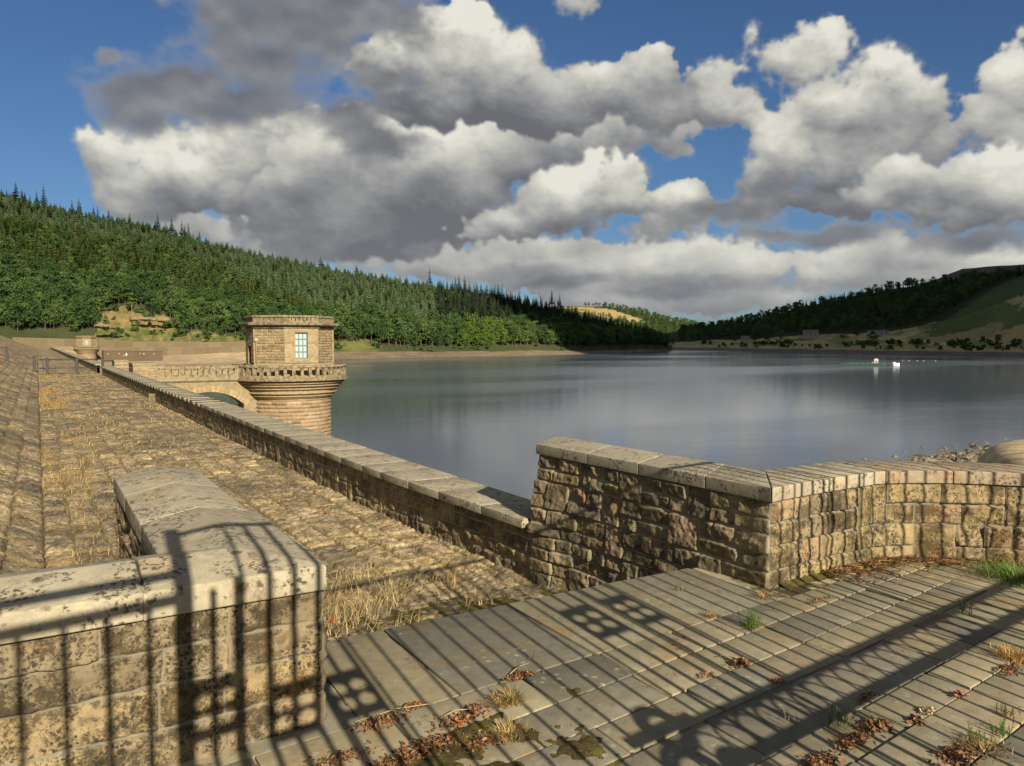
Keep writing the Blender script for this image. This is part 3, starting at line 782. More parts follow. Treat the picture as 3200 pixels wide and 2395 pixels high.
# ================================================================== the iron railing on the roadside behind the eye
# (it stands just behind the photographer; its shadow lies over the platform)
def rail_y(X): return -0.45 + 0.108 * X
def rp(X, z, dy=0.0): return (X, rail_y(X) + dy, z)
rail = thing('iron_railing', 'tall ornate black iron railing with a band of interlaced rings, along the road edge', 'railing', (1.5, rail_y(1.5), ZP))
SPC = 0.178
XL, XR, XS = -3.2, 13.0, 0.22
ZTOP, ZLOW = 1.62, 1.20
mb = MB()
def bar(mb, X, z0, z1, w=.011, dy=0):
    mb.obox((X, rail_y(X) + dy), math.atan(.10), w, w, z0, z1)
def hbar(mb, X0, X1, z, hz=.02, hy=.012):
    n = max(2, int((X1 - X0) / .5))
    a = math.atan(.10); c = ((X0 + X1) / 2, rail_y((X0 + X1) / 2))
    mb.obox(c, a, (X1 - X0) / 2 / math.cos(a), hy, z - hz, z + hz)
PANELS = [(.365, .27), (.80, .30), (1.22, .30), (3.28, .34), (3.72, .30), (5.78, .36), (6.30, .42)]
inpanel = lambda X: any(abs(X - p) < w_ / 2 + .01 for p, w_ in PANELS)
bars = MB()
k = 0; X = XS + .12
while X < XR:
    if not inpanel(X):
        if X > 2.8: bar(bars, X, ZP, -.76); bar(bars, X, -.56, ZTOP)
        else: bar(bars, X, ZP, ZTOP)
    X += SPC
bars_l = MB(); X = .05
while X > XL:
    bar(bars_l, X, ZP, ZLOW - .15, .013); X -= .19
under(bars.build('bar_screen', M_IRON), rail)
under(bars_l.build('low_bar_screen', M_IRON), rail)
for nm, a, b, z, hz in (('top_rail', XS, XR, ZTOP, .022), ('top_rail', XL, XS, ZLOW, .03), ('mid_rail', XL, XS, ZLOW - .165, .026), ('bottom_rail', XL, XR, ZP + .12, .025)):
    m_ = MB(); hbar(m_, a, b, z, hz); under(m_.build(nm, M_IRON), rail)
post = MB(); bar(post, XS, ZP, ZTOP + .1, .04); under(post.build('gate_post', M_IRON), rail)
# ring band
m_ = MB()
zc_, hh = -.66, .075
X0r = 2.80
hbar(m_, X0r, XR, zc_ + hh + .028, .030); hbar(m_, X0r, XR, zc_ - hh - .028, .030)
X = X0r + .05
while X < XR:
    pts = [rp(X + math.cos(t) * .080, zc_ + math.sin(t) * .080) for t in np.linspace(0, 2 * math.pi, 21)]
    m_.tube(pts, .0105, 5, cap=False); X += SPC
under(m_.build('ring_band', M_IRON), rail)
# scrolls where the band turns down beside the gate
m_ = MB()
for cx, cz, r_ in ((2.72, -.50, .13), (2.60, -.72, .14), (2.86, -.80, .12), (2.72, -.95, .15), (2.46, -.90, .13), (2.98, -.98, .11)):
    pts = [rp(cx + math.cos(t) * r_ * .8, cz + math.sin(t) * r_ * .8) for t in np.linspace(0, 2 * math.pi, 23)]
    m_.tube(pts, .038, 5, cap=False)
hbar(m_, 2.42, 2.95, -.50, .03); hbar(m_, 2.3, 3.1, -1.12, .03)
under(m_.build('scroll_bracket', M_IRON), rail)
# lattice pilasters: a plate pierced by groups of round holes
def pierced(mb, xc, z0, z1, wdt, holes):
    nx, nz = int(wdt / .012), int((z1 - z0) / .012)
    for i in range(nx):
        for j in range(nz):
            x = (i + .5) / nx * wdt - wdt / 2; z = z0 + (j + .5) / nz * (z1 - z0)
            if any(((x - hx) / a_) ** 2 + ((z - hz) / b_) ** 2 < 1 for hx, hz, a_, b_ in holes): continue
            mb.obox((xc + x, rail_y(xc + x)), math.atan(.10), wdt / nx / 2, .006, z - (z1 - z0) / nz / 2, z + (z1 - z0) / nz / 2)
for xc, wd in PANELS:
    m_ = MB()
    q = wd * .22
    zq = .24 if xc < .5 else .10
    ho = [(-q, zq + .10, .050, .042), (q, zq + .10, .050, .042), (-q, zq + .21, .050, .042), (q, zq + .21, .050, .042)]
    if xc < 5: pierced(m_, xc, zq, zq + .33, wd, ho)
    ho = [(-q, -.33, .05, .06), (q, -.33, .05, .06), (0, -.55, .09, .08)]
    for dx in (-wd / 2 + .012, 0, wd / 2 - .012):
        bar(m_, xc + dx, ZP, (ZTOP if xc > .5 else ZLOW - .16) + (.05 if abs(dx) > wd * .3 else 0), .016)
    under(m_.build('lattice_panel', M_IRON), rail)
# road behind
mr = flat_mat('asphalt', (0.05, 0.05, 0.05), 0.9, 0, .3, 60)
m_ = MB(); m_.box(-60, 60, -9.5, -1.6, ZP - .5, ZP + .25, (.05, .05, .05)); struct(m_.build('road', mr))
m_ = MB(); m_.box(-60, 60, -1.6, -1.3, ZP - .5, ZP + .37, (.3, .27, .2)); struct(m_.build('kerb', M_FLAG))

# ================================================================== valve tower with its footbridge
M_LEAD = flat_mat('window_frame_paint', (0.10, 0.17, 0.19), 0.5)
mg, tg_, bg_ = new_mat('pale_window_pane')
bg_.inputs['Base Color'].default_value = (0.36, 0.42, 0.40, 1); bg_.inputs['Roughness'].default_value = .25; bg_.inputs['Specular IOR Level'].default_value = .5
M_DOOR = flat_mat('dark_door', (0.022, 0.022, 0.024), 0.6)
M_PIPE = flat_mat('drainpipe_paint', (0.30, 0.27, 0.2), 0.6)
APAL = [((0.38, 0.295, 0.165), 5), ((0.31, 0.24, 0.14), 4), ((0.42, 0.32, 0.18), 3), ((0.26, 0.205, 0.125), 2)]
SPAL = [((0.43, 0.345, 0.21), 5), ((0.40, 0.315, 0.185), 3), ((0.46, 0.36, 0.205), 2)]
TC = (21.86, 79.0)
tower = thing('valve_tower', 'round stone valve tower with octagonal turret and balustrade, joined to the berm by a footbridge', 'tower', (TC[0], TC[1], -3.3))
AP = 3.86; FW = AP * 2 * math.tan(math.pi / 8)
ZFL = -3.3
def octa(ap, rot=0): 
    R_ = ap / math.cos(math.pi / 8)
    return [(TC[0] + R_ * math.cos(math.pi / 8 + rot + k * math.pi / 4), TC[1] + R_ * math.sin(math.pi / 8 + rot + k * math.pi / 4)) for k in range(8)]
mb = MB()
for k in range(8):
    a = k * math.pi / 4
    n = (math.cos(a), math.sin(a)); u = (-math.sin(a), math.cos(a))
    bay = (k % 2 == 0)
    face = lambda U, V, D, n=n, u=u: np.stack([TC[0] + n[0] * (AP + D) + u[0] * U, TC[1] + n[1] * (AP + D) + u[1] * U, V], -1)
    if not bay:
        wall_face(mb, face, -FW / 2, FW / 2, -2.03, 1.30, .045, .03, 100 + k, hmin=.255, hmax=.27, wmin=.5, wmax=.95, jump=0, depth=.05, rough=.05, nscale=4, edge=.05, jw=.035, pal=APAL, wob=.0)
    else:
        # dressed bay with an opening (window towards -y and +y, door towards the bridge)
        fb = lambda U, V, D, n=n, u=u: np.stack([TC[0] + n[0] * (AP + .12 + D) + u[0] * U, TC[1] + n[1] * (AP + .12 + D) + u[1] * U, V], -1)
        wo_, zb_, zt_ = (.62, -1.58, .93) if k != 4 else (.68, ZFL, -.4)
        for (a0, a1, b0, b1) in ((-FW / 2 - .05, -wo_, -2.03, 1.42), (wo_, FW / 2 + .05, -2.03, 1.42), (-wo_, wo_, zt_, 1.42)) + (((-wo_, wo_, -2.03, zb_),) if k != 4 else ()):
            wall_face(mb, fb, a0, a1, b0, b1, .05, .035, 120 + k, hmin=.26, hmax=.27, wmin=.45, wmax=.8, jump=0, depth=.012, rough=.006, edge=.02, jw=.02, pal=SPAL, wob=0)
        for sgn in (-1, 1):
            q = np.array([[face(np.array(sgn * wo_), np.array(z), np.array(d)) for d in (-.35, .13)] for z in (zb_, zt_)])
            mb.grid(q, (.36, .29, .18, 0), smooth=False)
            q = np.array([[face(np.array(sgn * (FW / 2 + .05)), np.array(z), np.array(d)) for d in (-.1, .13)] for z in (-2.03, 1.42)])
            mb.grid(q, (.40, .32, .2, 0), smooth=False)
        for z in ((zb_, zt_) if k != 4 else (zt_,)):
            q = np.array([[face(np.array(s_ * wo_), np.array(z), np.array(d)) for d in (-.35, .13)] for s_ in (-1., 1.)])
            mb.grid(q, (.38, .30, .19, 0), smooth=False)
mb.prism(octa(AP - .36), -3.3, 1.5, (.2, .16, .1, 0))
mb.add([(x, y, z) for z, ap in ((-3.3, AP + .24), (-2.28, AP + .20), (-2.03, AP + .02)) for x, y in octa(ap)],
       [(j * 8 + i, j * 8 + (i + 1) % 8, (j + 1) * 8 + (i + 1) % 8, (j + 1) * 8 + i) for j in range(2) for i in range(8)], (.37, .31, .2, 0))
under(mb.build('turret_wall', M_TOWER), tower)
def ring8(mb, prof, tone):
    V = [(x, y, z) for z, ap in prof for x, y in octa(ap)]
    mb.add(V, [(j * 8 + i, j * 8 + (i + 1) % 8, (j + 1) * 8 + (i + 1) % 8, (j + 1) * 8 + i) for j in range(len(prof) - 1) for i in range(8)], tone)
mb = MB()
ring8(mb, [(1.28, AP - .2), (1.28, AP + .10), (1.36, AP + .22), (1.42, AP + .22), (1.44, AP + .12), (1.52, AP + .16), (1.62, AP + .48), (1.66, AP + .62), (1.86, AP + .64), (1.93, AP + .50), (1.93, AP - .6)], (.33, .285, .19, 0))
under(mb.build('cornice', M_TRIM), tower)
mb = MB()
ring8(mb, [(1.93, AP + .16), (2.06, AP + .15)], (.32, .275, .18, 0)); ring8(mb, [(2.06, AP + .15), (2.06, AP - .2)], (.32, .275, .18, 0))
ring8(mb, [(2.36, AP - .2), (2.36, AP + .16), (2.40, AP + .24), (2.56, AP + .24), (2.60, AP + .18), (2.60, AP - .3), (2.36, AP - .3)], (.33, .285, .19, 0))
ring8(mb, [(1.93, AP - .22), (2.36, AP - .22)], (.30, .26, .17, 0))
for k in range(8):
    a = k * math.pi / 4
    for j in np.linspace(-FW / 2 + .1, FW / 2 - .1, 9):
        w_ = .15 if abs(j) < FW / 2 - .2 else .2
        mb.obox((TC[0] + math.cos(a) * (AP + .03) - math.sin(a) * j, TC[1] + math.sin(a) * (AP + .03) + math.cos(a) * j), a, .11, w_, 2.06, 2.36, (.34, .29, .19, 0))
mb.prism(octa(AP - .21), 1.9, 1.98, (.2, .18, .15, 0))
under(mb.build('roof_parapet', M_TRIM), tower)
# windows with their bars, and the door
def window(k):
    a = k * math.pi / 4; n = (math.cos(a), math.sin(a)); u = (-math.sin(a), math.cos(a))
    P_ = lambda U, z, d: (TC[0] + n[0] * (AP + d) + u[0] * U, TC[1] + n[1] * (AP + d) + u[1] * U, z)
    m1 = MB()
    def strip(U0, U1, z0, z1, d0, d1):
        v = [P_(U, z, d) for d in (d0, d1) for (U, z) in ((U0, z0), (U1, z0), (U1, z1), (U0, z1))]
        m1.add(v, [(0, 3, 2, 1), (4, 5, 6, 7), (0, 1, 5, 4), (1, 2, 6, 5), (2, 3, 7, 6), (3, 0, 4, 7)])
    for U in np.linspace(-.60, .60, 4):
        w_ = .06 if abs(U) > .5 else .045
        strip(U - w_, U + w_, -1.58, .93, -.16, -.08)
    for z in np.linspace(-1.55, .90, 5): strip(-.62, .62, z - .05, z + .05, -.155, -.085)
    f = under(m1.build('window', M_LEAD), tower)
    m2 = MB(); m2.add([P_(U, z, -.13) for U, z in ((-.61, -1.57), (.61, -1.57), (.61, .92), (-.61, .92))], [(0, 1, 2, 3)])
    pn = m2.build('pane', mg); pn.parent = f
    return f
for k in (6, 2, 0): window(k)
mb = MB()
mb.box(TC[0] - AP + .1, TC[0] - AP + .16, TC[1] - .68, TC[1] + .68, ZFL, -.4)
mb.box(TC[0] - AP + .06, TC[0] - AP + .10, TC[1] - .66, TC[1] - .03, ZFL + .05, -.45); mb.box(TC[0] - AP + .06, TC[0] - AP + .10, TC[1] + .03, TC[1] + .66, ZFL + .05, -.45)
dr = under(mb.build('door', M_DOOR), tower)
mb = MB(); mb.box(TC[0] - AP + .02, TC[0] - AP + .06, TC[1] - .14, TC[1] - .10, -2.4, -2.2); h_ = mb.build('handle', M_PIPE); h_.parent = dr
mb = MB(); a5 = 5 * math.pi / 4 - .34
px_, py_ = TC[0] + math.cos(a5) * (AP + .35), TC[1] + math.sin(a5) * (AP + .35)
mb.tube([(px_, py_, ZFL), (px_, py_, .2), (px_ + .15, py_ + .1, .6)], .06, 6); mb.obox((px_, py_), 0, .16, .13, .1, .42)
under(mb.build('drainpipe', M_PIPE), tower)
# balcony, balustrade, corbel and pier
BR = 5.52
mb = MB(); mb.lathe([(0.0, ZFL), (BR - .5, ZFL)], TC, 96, (.3, .26, .18, 0))
mb.lathe([(BR - .45, ZFL), (BR - .02, ZFL + .02), (BR + .02, -3.29), (BR + .04, -3.42), (BR + .18, -3.46), (BR + .19, -3.70), (BR - .05, -3.74), (BR - .5, -3.76)], TC, 96, (.34, .29, .19, 0))
under(mb.build('balcony', M_TRIM), tower)
mb = MB()
NPOST = 44
for k in range(NPOST):
    a = 2 * math.pi * (k + .5) / NPOST
    if abs(a - math.pi) < .22: continue
    mb.obox((TC[0] + math.cos(a) * (BR - .16), TC[1] + math.sin(a) * (BR - .16)), a, .15, .145, ZFL + .01, -2.46, (.36, .305, .20, 0))
g0 = math.pi + .23; g1 = math.pi * 3 - .23
mb.lathe([(BR - .36, -2.46), (BR + .02, -2.46), (BR + .07, -2.40), (BR + .07, -2.24), (BR + .02, -2.2), (BR - .36, -2.2), (BR - .38, -2.3), (BR - .36, -2.46)], TC, 96, (.37, .32, .215, 0), a0=g0, a1=g1)
mb.lathe([(BR - .34, ZFL + .1), (BR - .02, ZFL + .1), (BR + .0, ZFL)], TC, 96, (.36, .31, .2, 0), a0=g0, a1=g1)
under(mb.build('balustrade', M_TRIM), tower)
mb = MB()
prof = [(BR - .1, -3.76)]
for (z, r0_) in ((-3.86, 5.22), (-4.12, 5.0), (-4.42, 4.72), (-4.86, 4.52), (-5.14, 4.28)):
    prof += [(r0_ - .10, z + .02), (r0_ + .05, z - .02), (r0_ + .09, z - .09), (r0_ + .05, z - .16), (r0_ - .12, z - .19)]
prof += [(4.16, -5.42), (3.97, -5.50)]
mb.lathe(prof, TC, 96, (.40, .32, .19, 0), smooth=True)
under(mb.build('corbel', M_TOWER), tower)
mb = MB()
RD = 3.95
fdr = lambda U, V, D: np.stack([TC[0] + np.cos(U / RD) * (RD - .06 + D), TC[1] + np.sin(U / RD) * (RD - .06 + D), V], -1)
wall_face(mb, fdr, 0, 2 * math.pi * RD, -11.6, -5.48, .16, .035, 140, hmin=.36, hmax=.37, wmin=1.0, wmax=1.6, jump=0, depth=.11, rough=.015, edge=.16, jw=.02, pal=[((0.385, 0.285, 0.185), 5), ((0.35, 0.265, 0.175), 3), ((0.41, 0.31, 0.205), 3)], wob=0, tilt=0)
under(mb.build('pier', M_TOWER), tower)
# footbridge
bridge = thing('footbridge', 'stone arched footbridge with slotted parapets leading from the berm to the valve tower', 'bridge', (12, 79, ZFL))
bx0, bx1 = 9.3, TC[0] - BR + .25
yn, yf = 77.55, 80.45
def arch_side(y, tone):
    xc, hs, zs, rise = 13.75, 3.35, -6.15, 1.45
    Rr = (hs * hs + rise * rise) / (2 * rise)
    xs_ = np.linspace(bx0 - .3, TC[0] - 3.3, 60)
    zl = np.where(np.abs(xs_ - xc) < hs, zs + rise - Rr + np.sqrt(np.maximum(Rr * Rr - (xs_ - xc) ** 2, 0)), -11.6)
    return xs_, zl
xs_, zl = arch_side(0, 0)
# corbelled outline towards the tower
xmax = np.where(True, xs_, xs_)
mb = MB()
ztop = np.full_like(xs_, -3.72)
for y, fl in ((yn + .12, False), (yf - .12, True)):
    P_ = np.zeros((60, 2, 3)); P_[:, 0] = np.stack([xs_, np.full(60, y), zl], -1); P_[:, 1] = np.stack([xs_, np.full(60, y), ztop], -1)
    mb.grid(P_, (.36, .295, .18, 0), smooth=False, flip=fl)
P_ = np.zeros((60, 2, 3)); P_[:, 0] = np.stack([xs_, np.full(60, yn + .12), zl], -1); P_[:, 1] = np.stack([xs_, np.full(60, yf - .12), zl], -1)
mb.grid(P_, (.30, .25, .16, 0), smooth=False)
# voussoirs standing a little proud
xc, hs, zs, rise = 13.75, 3.35, -6.15, 1.45; Rr = (hs * hs + rise * rise) / (2 * rise); zc0 = zs + rise - Rr; th = math.asin(hs / Rr)
tt = np.linspace(-th, th, 20)
for t0, t1 in zip(tt[:-1], tt[1:]):
    q = [(xc + math.sin(t) * r_, zc0 + math.cos(t) * r_) for t, r_ in ((t0 + .004, Rr + .005), (t1 - .004, Rr + .005), (t1 - .004, Rr + .58), (t0 + .004, Rr + .58))]
    mb.bev([(x, yn + .13, z) for x, z in q], [(x, yn + .07, z) for x, z in q], .01, np.append(pick_tone(rs, SPAL), 0), seg=1)
under(mb.build('arch', M_TOWER), bridge)
mb = MB()
mb.box(bx0 - .3, bx1 + .6, yn, yf, -3.72, ZFL - .02, (.33, .28, .185, 0))
mb.box(bx0 - .3, bx1 + .4, yn - .12, yn + .001, -3.62, -3.36, (.36, .31, .2, 0)); mb.box(bx0 - .3, bx1 + .4, yf - .001, yf + .12, -3.62, -3.36, (.36, .31, .2, 0))
under(mb.build('deck', M_TOWER), bridge)
for y in (yn + .17, yf - .17):
    mb = MB()
    mb.box(bx0 - .2, bx1 + .3, y - .2, y + .2, -2.50, -2.27, (.37, .32, .215, 0))
    mb.box(bx0 - .2, bx1 + .3, y - .16, y + .16, ZFL - .021, ZFL + .22, (.36, .31, .2, 0))
    for x in np.arange(bx0 + .3, bx1 + .2, .56):
        mb.box(x - .17, x + .17, y - .13, y + .13, ZFL + .2, -2.49, (.38, .32, .21, 0))
    under(mb.build('parapet', M_TRIM), bridge)
abut = thing('bridge_abutment', 'squat block of pale-jointed masonry at the berm end of the footbridge', 'wall', (8.1, 79, ZB))
mb = MB()
BPAL = [((0.38, 0.29, 0.165), 5), ((0.33, 0.26, 0.155), 3), ((0.42, 0.33, 0.2), 2)]
for a, b, y0_, y1_, zt_ in ((7.3, 9.3, 77.3, 80.7, -2.05), (6.2, 7.3, 82.3, 84.6, -1.85), (9.25, 9.9, 77.6, 80.4, -2.3)):
    wall_face(mb, lambda U, V, D, y=y0_: np.stack([U, y - D, V], -1), a, b, -6.5, zt_, .05, .03, 150, hmin=.2, hmax=.26, wmin=.4, wmax=.8, jump=0, depth=.03, rough=.02, jw=.045, pal=BPAL, wob=0)
    wall_face(mb, lambda U, V, D, x=a: np.stack([x - D, U, V], -1), y0_, y1_, -6.5, zt_, .06, .03, 151, flip=True, hmin=.2, hmax=.26, wmin=.4, wmax=.8, jump=0, depth=.03, rough=.02, jw=.045, pal=BPAL, wob=0)
    mb.box(a, b, y0_ + .002, y1_, -11, zt_ - .001, (.36, .30, .19, 0))
    mb.box(a - .06, b + .06, y0_ - .06, y1_ + .06, zt_, zt_ + .16, (.36, .32, .22, 0))
under(mb.build('masonry', M_TOWER), abut)

def copy_tree(o, parent=None):
    c = o.copy(); COL.objects.link(c)
    if parent is not None:
        c.parent = parent; c.matrix_parent_inverse = o.matrix_parent_inverse.copy()
    for ch in o.children: copy_tree(ch, c)
    return c
t2 = copy_tree(tower); t2.location = (19.3, 408, -2.9); t2['label'] = 'small distant valve tower at the far end of the dam, before the wooded bank'
b2 = copy_tree(bridge); b2.location = (19.3 - 9.86, 408, -2.9); b2['label'] = 'tiny distant footbridge reaching the far valve tower'

# ================================================================== posts, chains and rails across the berm
M_POST = flat_mat('weathered_black_post', (0.035, 0.034, 0.036), 0.6, 0.1, .4, 20)
M_CHAIN = flat_mat('rusty_chain', (0.16, 0.11, 0.075), 0.7, 0.3, .4, 30)
def post_at(X, Y, z, h, label, w_=.11, group=None):
    t = thing('fence_post', label, 'post', (X, Y, z), group)
    m1 = MB(); m1.bev([(X - w_, Y - w_, z - .1), (X + w_, Y - w_, z - .1), (X + w_, Y + w_, z - .1), (X - w_, Y + w_, z - .1)], [(X - w_, Y - w_, z + h - .1), (X + w_, Y - w_, z + h - .1), (X + w_, Y + w_, z + h - .1), (X - w_, Y + w_, z + h - .1)], .02, (.03, .03, .03, 0), seg=1)
    under(m1.build('shaft', M_POST), t)
    m1 = MB(); m1.bev([(X - w_*1.15, Y - w_*1.15, z + h - .1), (X + w_*1.15, Y - w_*1.15, z + h - .1), (X + w_*1.15, Y + w_*1.15, z + h - .1), (X - w_*1.15, Y + w_*1.15, z + h - .1)], [(X - w_*.3, Y - w_*.3, z + h), (X + w_*.3, Y - w_*.3, z + h), (X + w_*.3, Y + w_*.3, z + h), (X - w_*.3, Y + w_*.3, z + h)], .01, (.03, .03, .03, 0), seg=1)
    under(m1.build('cap', M_POST), t)
    return t
def on_slope(px, py):
    X, Y, u = ray(px, py)          # z = ZB - .42 X
    k = ZB / (u + .42 * X); return (X * k, Y * k, u * k)
S1 = on_slope(108, 1163); S2 = on_slope(22, 1132); S3 = on_slope(-70, 1098)
HP_ = 1.55
PG = 'black posts of the chain fence on the bank'
post_at(*S1, HP_, 'black post at the foot of the bank where the chains meet the rails', .12, PG)
post_at(*S2, HP_, 'black chain post higher up the bank, at the left edge', .12, PG)
post_at(*S3, HP_, 'black chain post on the bank beyond the left edge', .12, PG)
def chain(A, B, z, label):
    t = thing('chain', label, 'chain', A, 'chains slung between the bank posts')
    mb = MB(); A_ = Vector((A[0], A[1], A[2] + z)); B_ = Vector((B[0], B[1], B[2] + z)); L = (B_ - A_).length
    n = int(L / .2)
    for i in range(n):
        t0 = (i + .5) / n; p = A_.lerp(B_, t0); p.z -= .22 * 4 * t0 * (1 - t0)
        t1 = t0 + .01; q = A_.lerp(B_, t1); q.z -= .22 * 4 * t1 * (1 - t1)
        d = (q - p).normalized(); sde = (d.cross(Vector((0, 0, 1)))).normalized(); upv = sde.cross(d)
        e = sde if i % 2 else upv
        pts = [p + d * (.15 * math.cos(t_)) + e * (.075 * math.sin(t_)) for t_ in np.linspace(0, 2 * math.pi, 9)]
        mb.tube(pts, .026, 4, cap=False)
    under(mb.build('links', M_CHAIN), t)
for z, w_ in ((1.42, 'upper'), (.72, 'lower')):
    chain(S1, S2, z, w_ + ' sagging chain between the two bank posts at left')
    chain(S2, S3, z, w_ + ' sagging chain running out of the picture at left')
rails = [(0.75, 84.6), (3.15, 84.6), (5.35, 84.6)]
for (X, Y), lab in zip(rails, ('black rail post nearest the bank, on dry grass', 'thick black rail post in the middle of the berm', 'black rail post beside the end of the parapet')):
    post_at(X, Y, ZB, 1.6, lab, .12, 'black rail posts across the berm')
rb = thing('barrier_rail', 'black two-bar barrier rail across the far berm between square posts', 'railing', (3, 84.6, ZB))
for z in (1.42, .62):
    m1 = MB(); m1.tube([(.1, 84.6, ZB + z), (5.4, 84.6, ZB + z)], .05, 6); under(m1.build('rail', M_POST), rb)
hr = thing('tubular_handrail', 'thin dark tubular handrail beside the abutment, past the parapet end', 'railing', (6.2, 86, ZB))
for z in (1.3, .7):
    m1 = MB(); m1.tube([(5.45, 84.7, ZB + z), (6.3, 86.5, ZB + z - .1), (7.0, 88, ZB + z - .15)], .035, 5); under(m1.build('rail', M_POST), hr)
for p in ((6.3, 86.5), (7.0, 88)):
    m1 = MB(); m1.tube([(p[0], p[1], ZB), (p[0], p[1], ZB + 1.2)], .035, 5); under(m1.build('upright', M_POST), hr)
# a small marker stone by the parapet foot
X_, Y_, u_ = ray(481, 1262); k_ = 5.0 / X_; Y_ *= k_
ms = MB(); ms.bev([(4.74, Y_, ZB), (5.12, Y_, ZB), (5.12, Y_ + .35, ZB), (4.74, Y_ + .35, ZB)], [(4.78, Y_ + .04, ZB + .42), (5.10, Y_ + .04, ZB + .42), (5.10, Y_ + .31, ZB + .42), (4.78, Y_ + .31, ZB + .42)], .03, (.30, .25, .165, 0))
tag(ms.build('marker_stone', M_WALLR), 'small squat marker stone set against the foot of the low parapet', 'stone')
# ================================================================== water and ground
mwt, t_, b_ = new_mat('reservoir_water')
b_.inputs['Base Color'].default_value = (0.075, 0.094, 0.128, 1)
b_.inputs['IOR'].default_value = 1.55
b_.inputs['Specular IOR Level'].default_value = 0.5
tcn = t_.n('ShaderNodeTexCoord'); p = tcn.outputs['Object']
pw = t_.v('MULTIPLY', p, (1.0, 1.0, 1.0))
calm = t_.ss(t_.noise(t_.v('MULTIPLY', p, (0.004, 0.011, 1)), 1.0, 4, .55), .42, .62, .22, 1.0)
h1 = t_.noise(pw, 1.1, 4, .6); h2 = t_.noise(t_.v('MULTIPLY', p, (.5, 1.0, 1)), .22, 3, .5); h3 = t_.noise(pw, 5.0, 3, .6)
hh_ = t_.m('ADD', t_.m('ADD', t_.m('MULTIPLY', h1, .10), t_.m('MULTIPLY', h2, .30)), t_.m('MULTIPLY', h3, .015))
t_.l(t_.m("MULTIPLY_ADD", calm, .09, .08), b_.inputs["Roughness"])
bn = t_.n('ShaderNodeBump'); bn.inputs['Distance'].default_value = 1.0
t_.l(hh_, bn.inputs['Height']); t_.l(t_.m('MULTIPLY', calm, .20), bn.inputs['Strength'])
t_.l(bn.outputs[0], b_.inputs['Normal'])
mb = MB(); mb.add([(-6000, -6000, ZW), (6000, -6000, ZW), (6000, 6000, ZW), (-6000, 6000, ZW)], [(0, 1, 2, 3)])
struct(mb.build('water', mwt))
def land_mat(name, cols, scale=.05, bump=.4):
    m, t, b = new_mat(name)
    tcn = t.n('ShaderNodeTexCoord'); p = tcn.outputs['Object']
    at = t.n('ShaderNodeAttribute', attribute_name='tone')
    n1 = t.noise(p, scale, 6, .65); n2 = t.noise(p, scale * 9, 5, .7)
    k = t.m('ADD', t.m('MULTIPLY', n1, .9), t.m('MULTIPLY', n2, .9))
    k = t.m('ADD', t.m('MULTIPLY', t.m('SUBTRACT', k, .9), 1.1), 1.0)
    kk = t.n('ShaderNodeCombineXYZ')
    for i in range(3): t.l(k, kk.inputs[i])
    c = t.mix(1.0, at.outputs['Color'], kk.outputs[0], 'MULTIPLY')
    t.l(c, b.inputs['Base Color']); b.inputs['Roughness'].default_value = 1.0; b.inputs['Specular IOR Level'].default_value = .1
    t.l(t.bump(t.m('ADD', n1, t.m('MULTIPLY', n2, .4)), .8, bump), b.inputs['Normal'])
    return m
M_LAND = land_mat('hillside_soil', None)
mb = MB(); mb.add([(-9000, -9000, -14), (9000, -9000, -14), (9000, 9000, -14), (-9000, 9000, -14)], [(0, 1, 2, 3)], (.12, .10, .06, 0))
mb.box(-900, -17.5, -900, 460, -14.2, 4.1, (.10, .11, .05, 0))
struct(mb.build('ground', M_LAND))
# crest parapet along the top of the bank
crest = thing('parapet_wall', 'dark wall along the dam crest, dipping at the far left edge', 'wall', (-17.6, 300, 4))
mb = MB(); mb.box(-18.2, -17.4, 40, 330, 3.6, 5.4, (.10, .09, .07, 0)); mb.box(-18.4, -17.2, 40, 330, 5.4, 5.6, (.2, .18, .14, 0))
for i in range(8):
    mb.box(-18.2, -17.4, 330 + i * 12.01, 342 + i * 12.01, 1, 5.4 - i * .12, (.10, .09, .07, 0))
under(mb.build('masonry', M_FARW), crest)

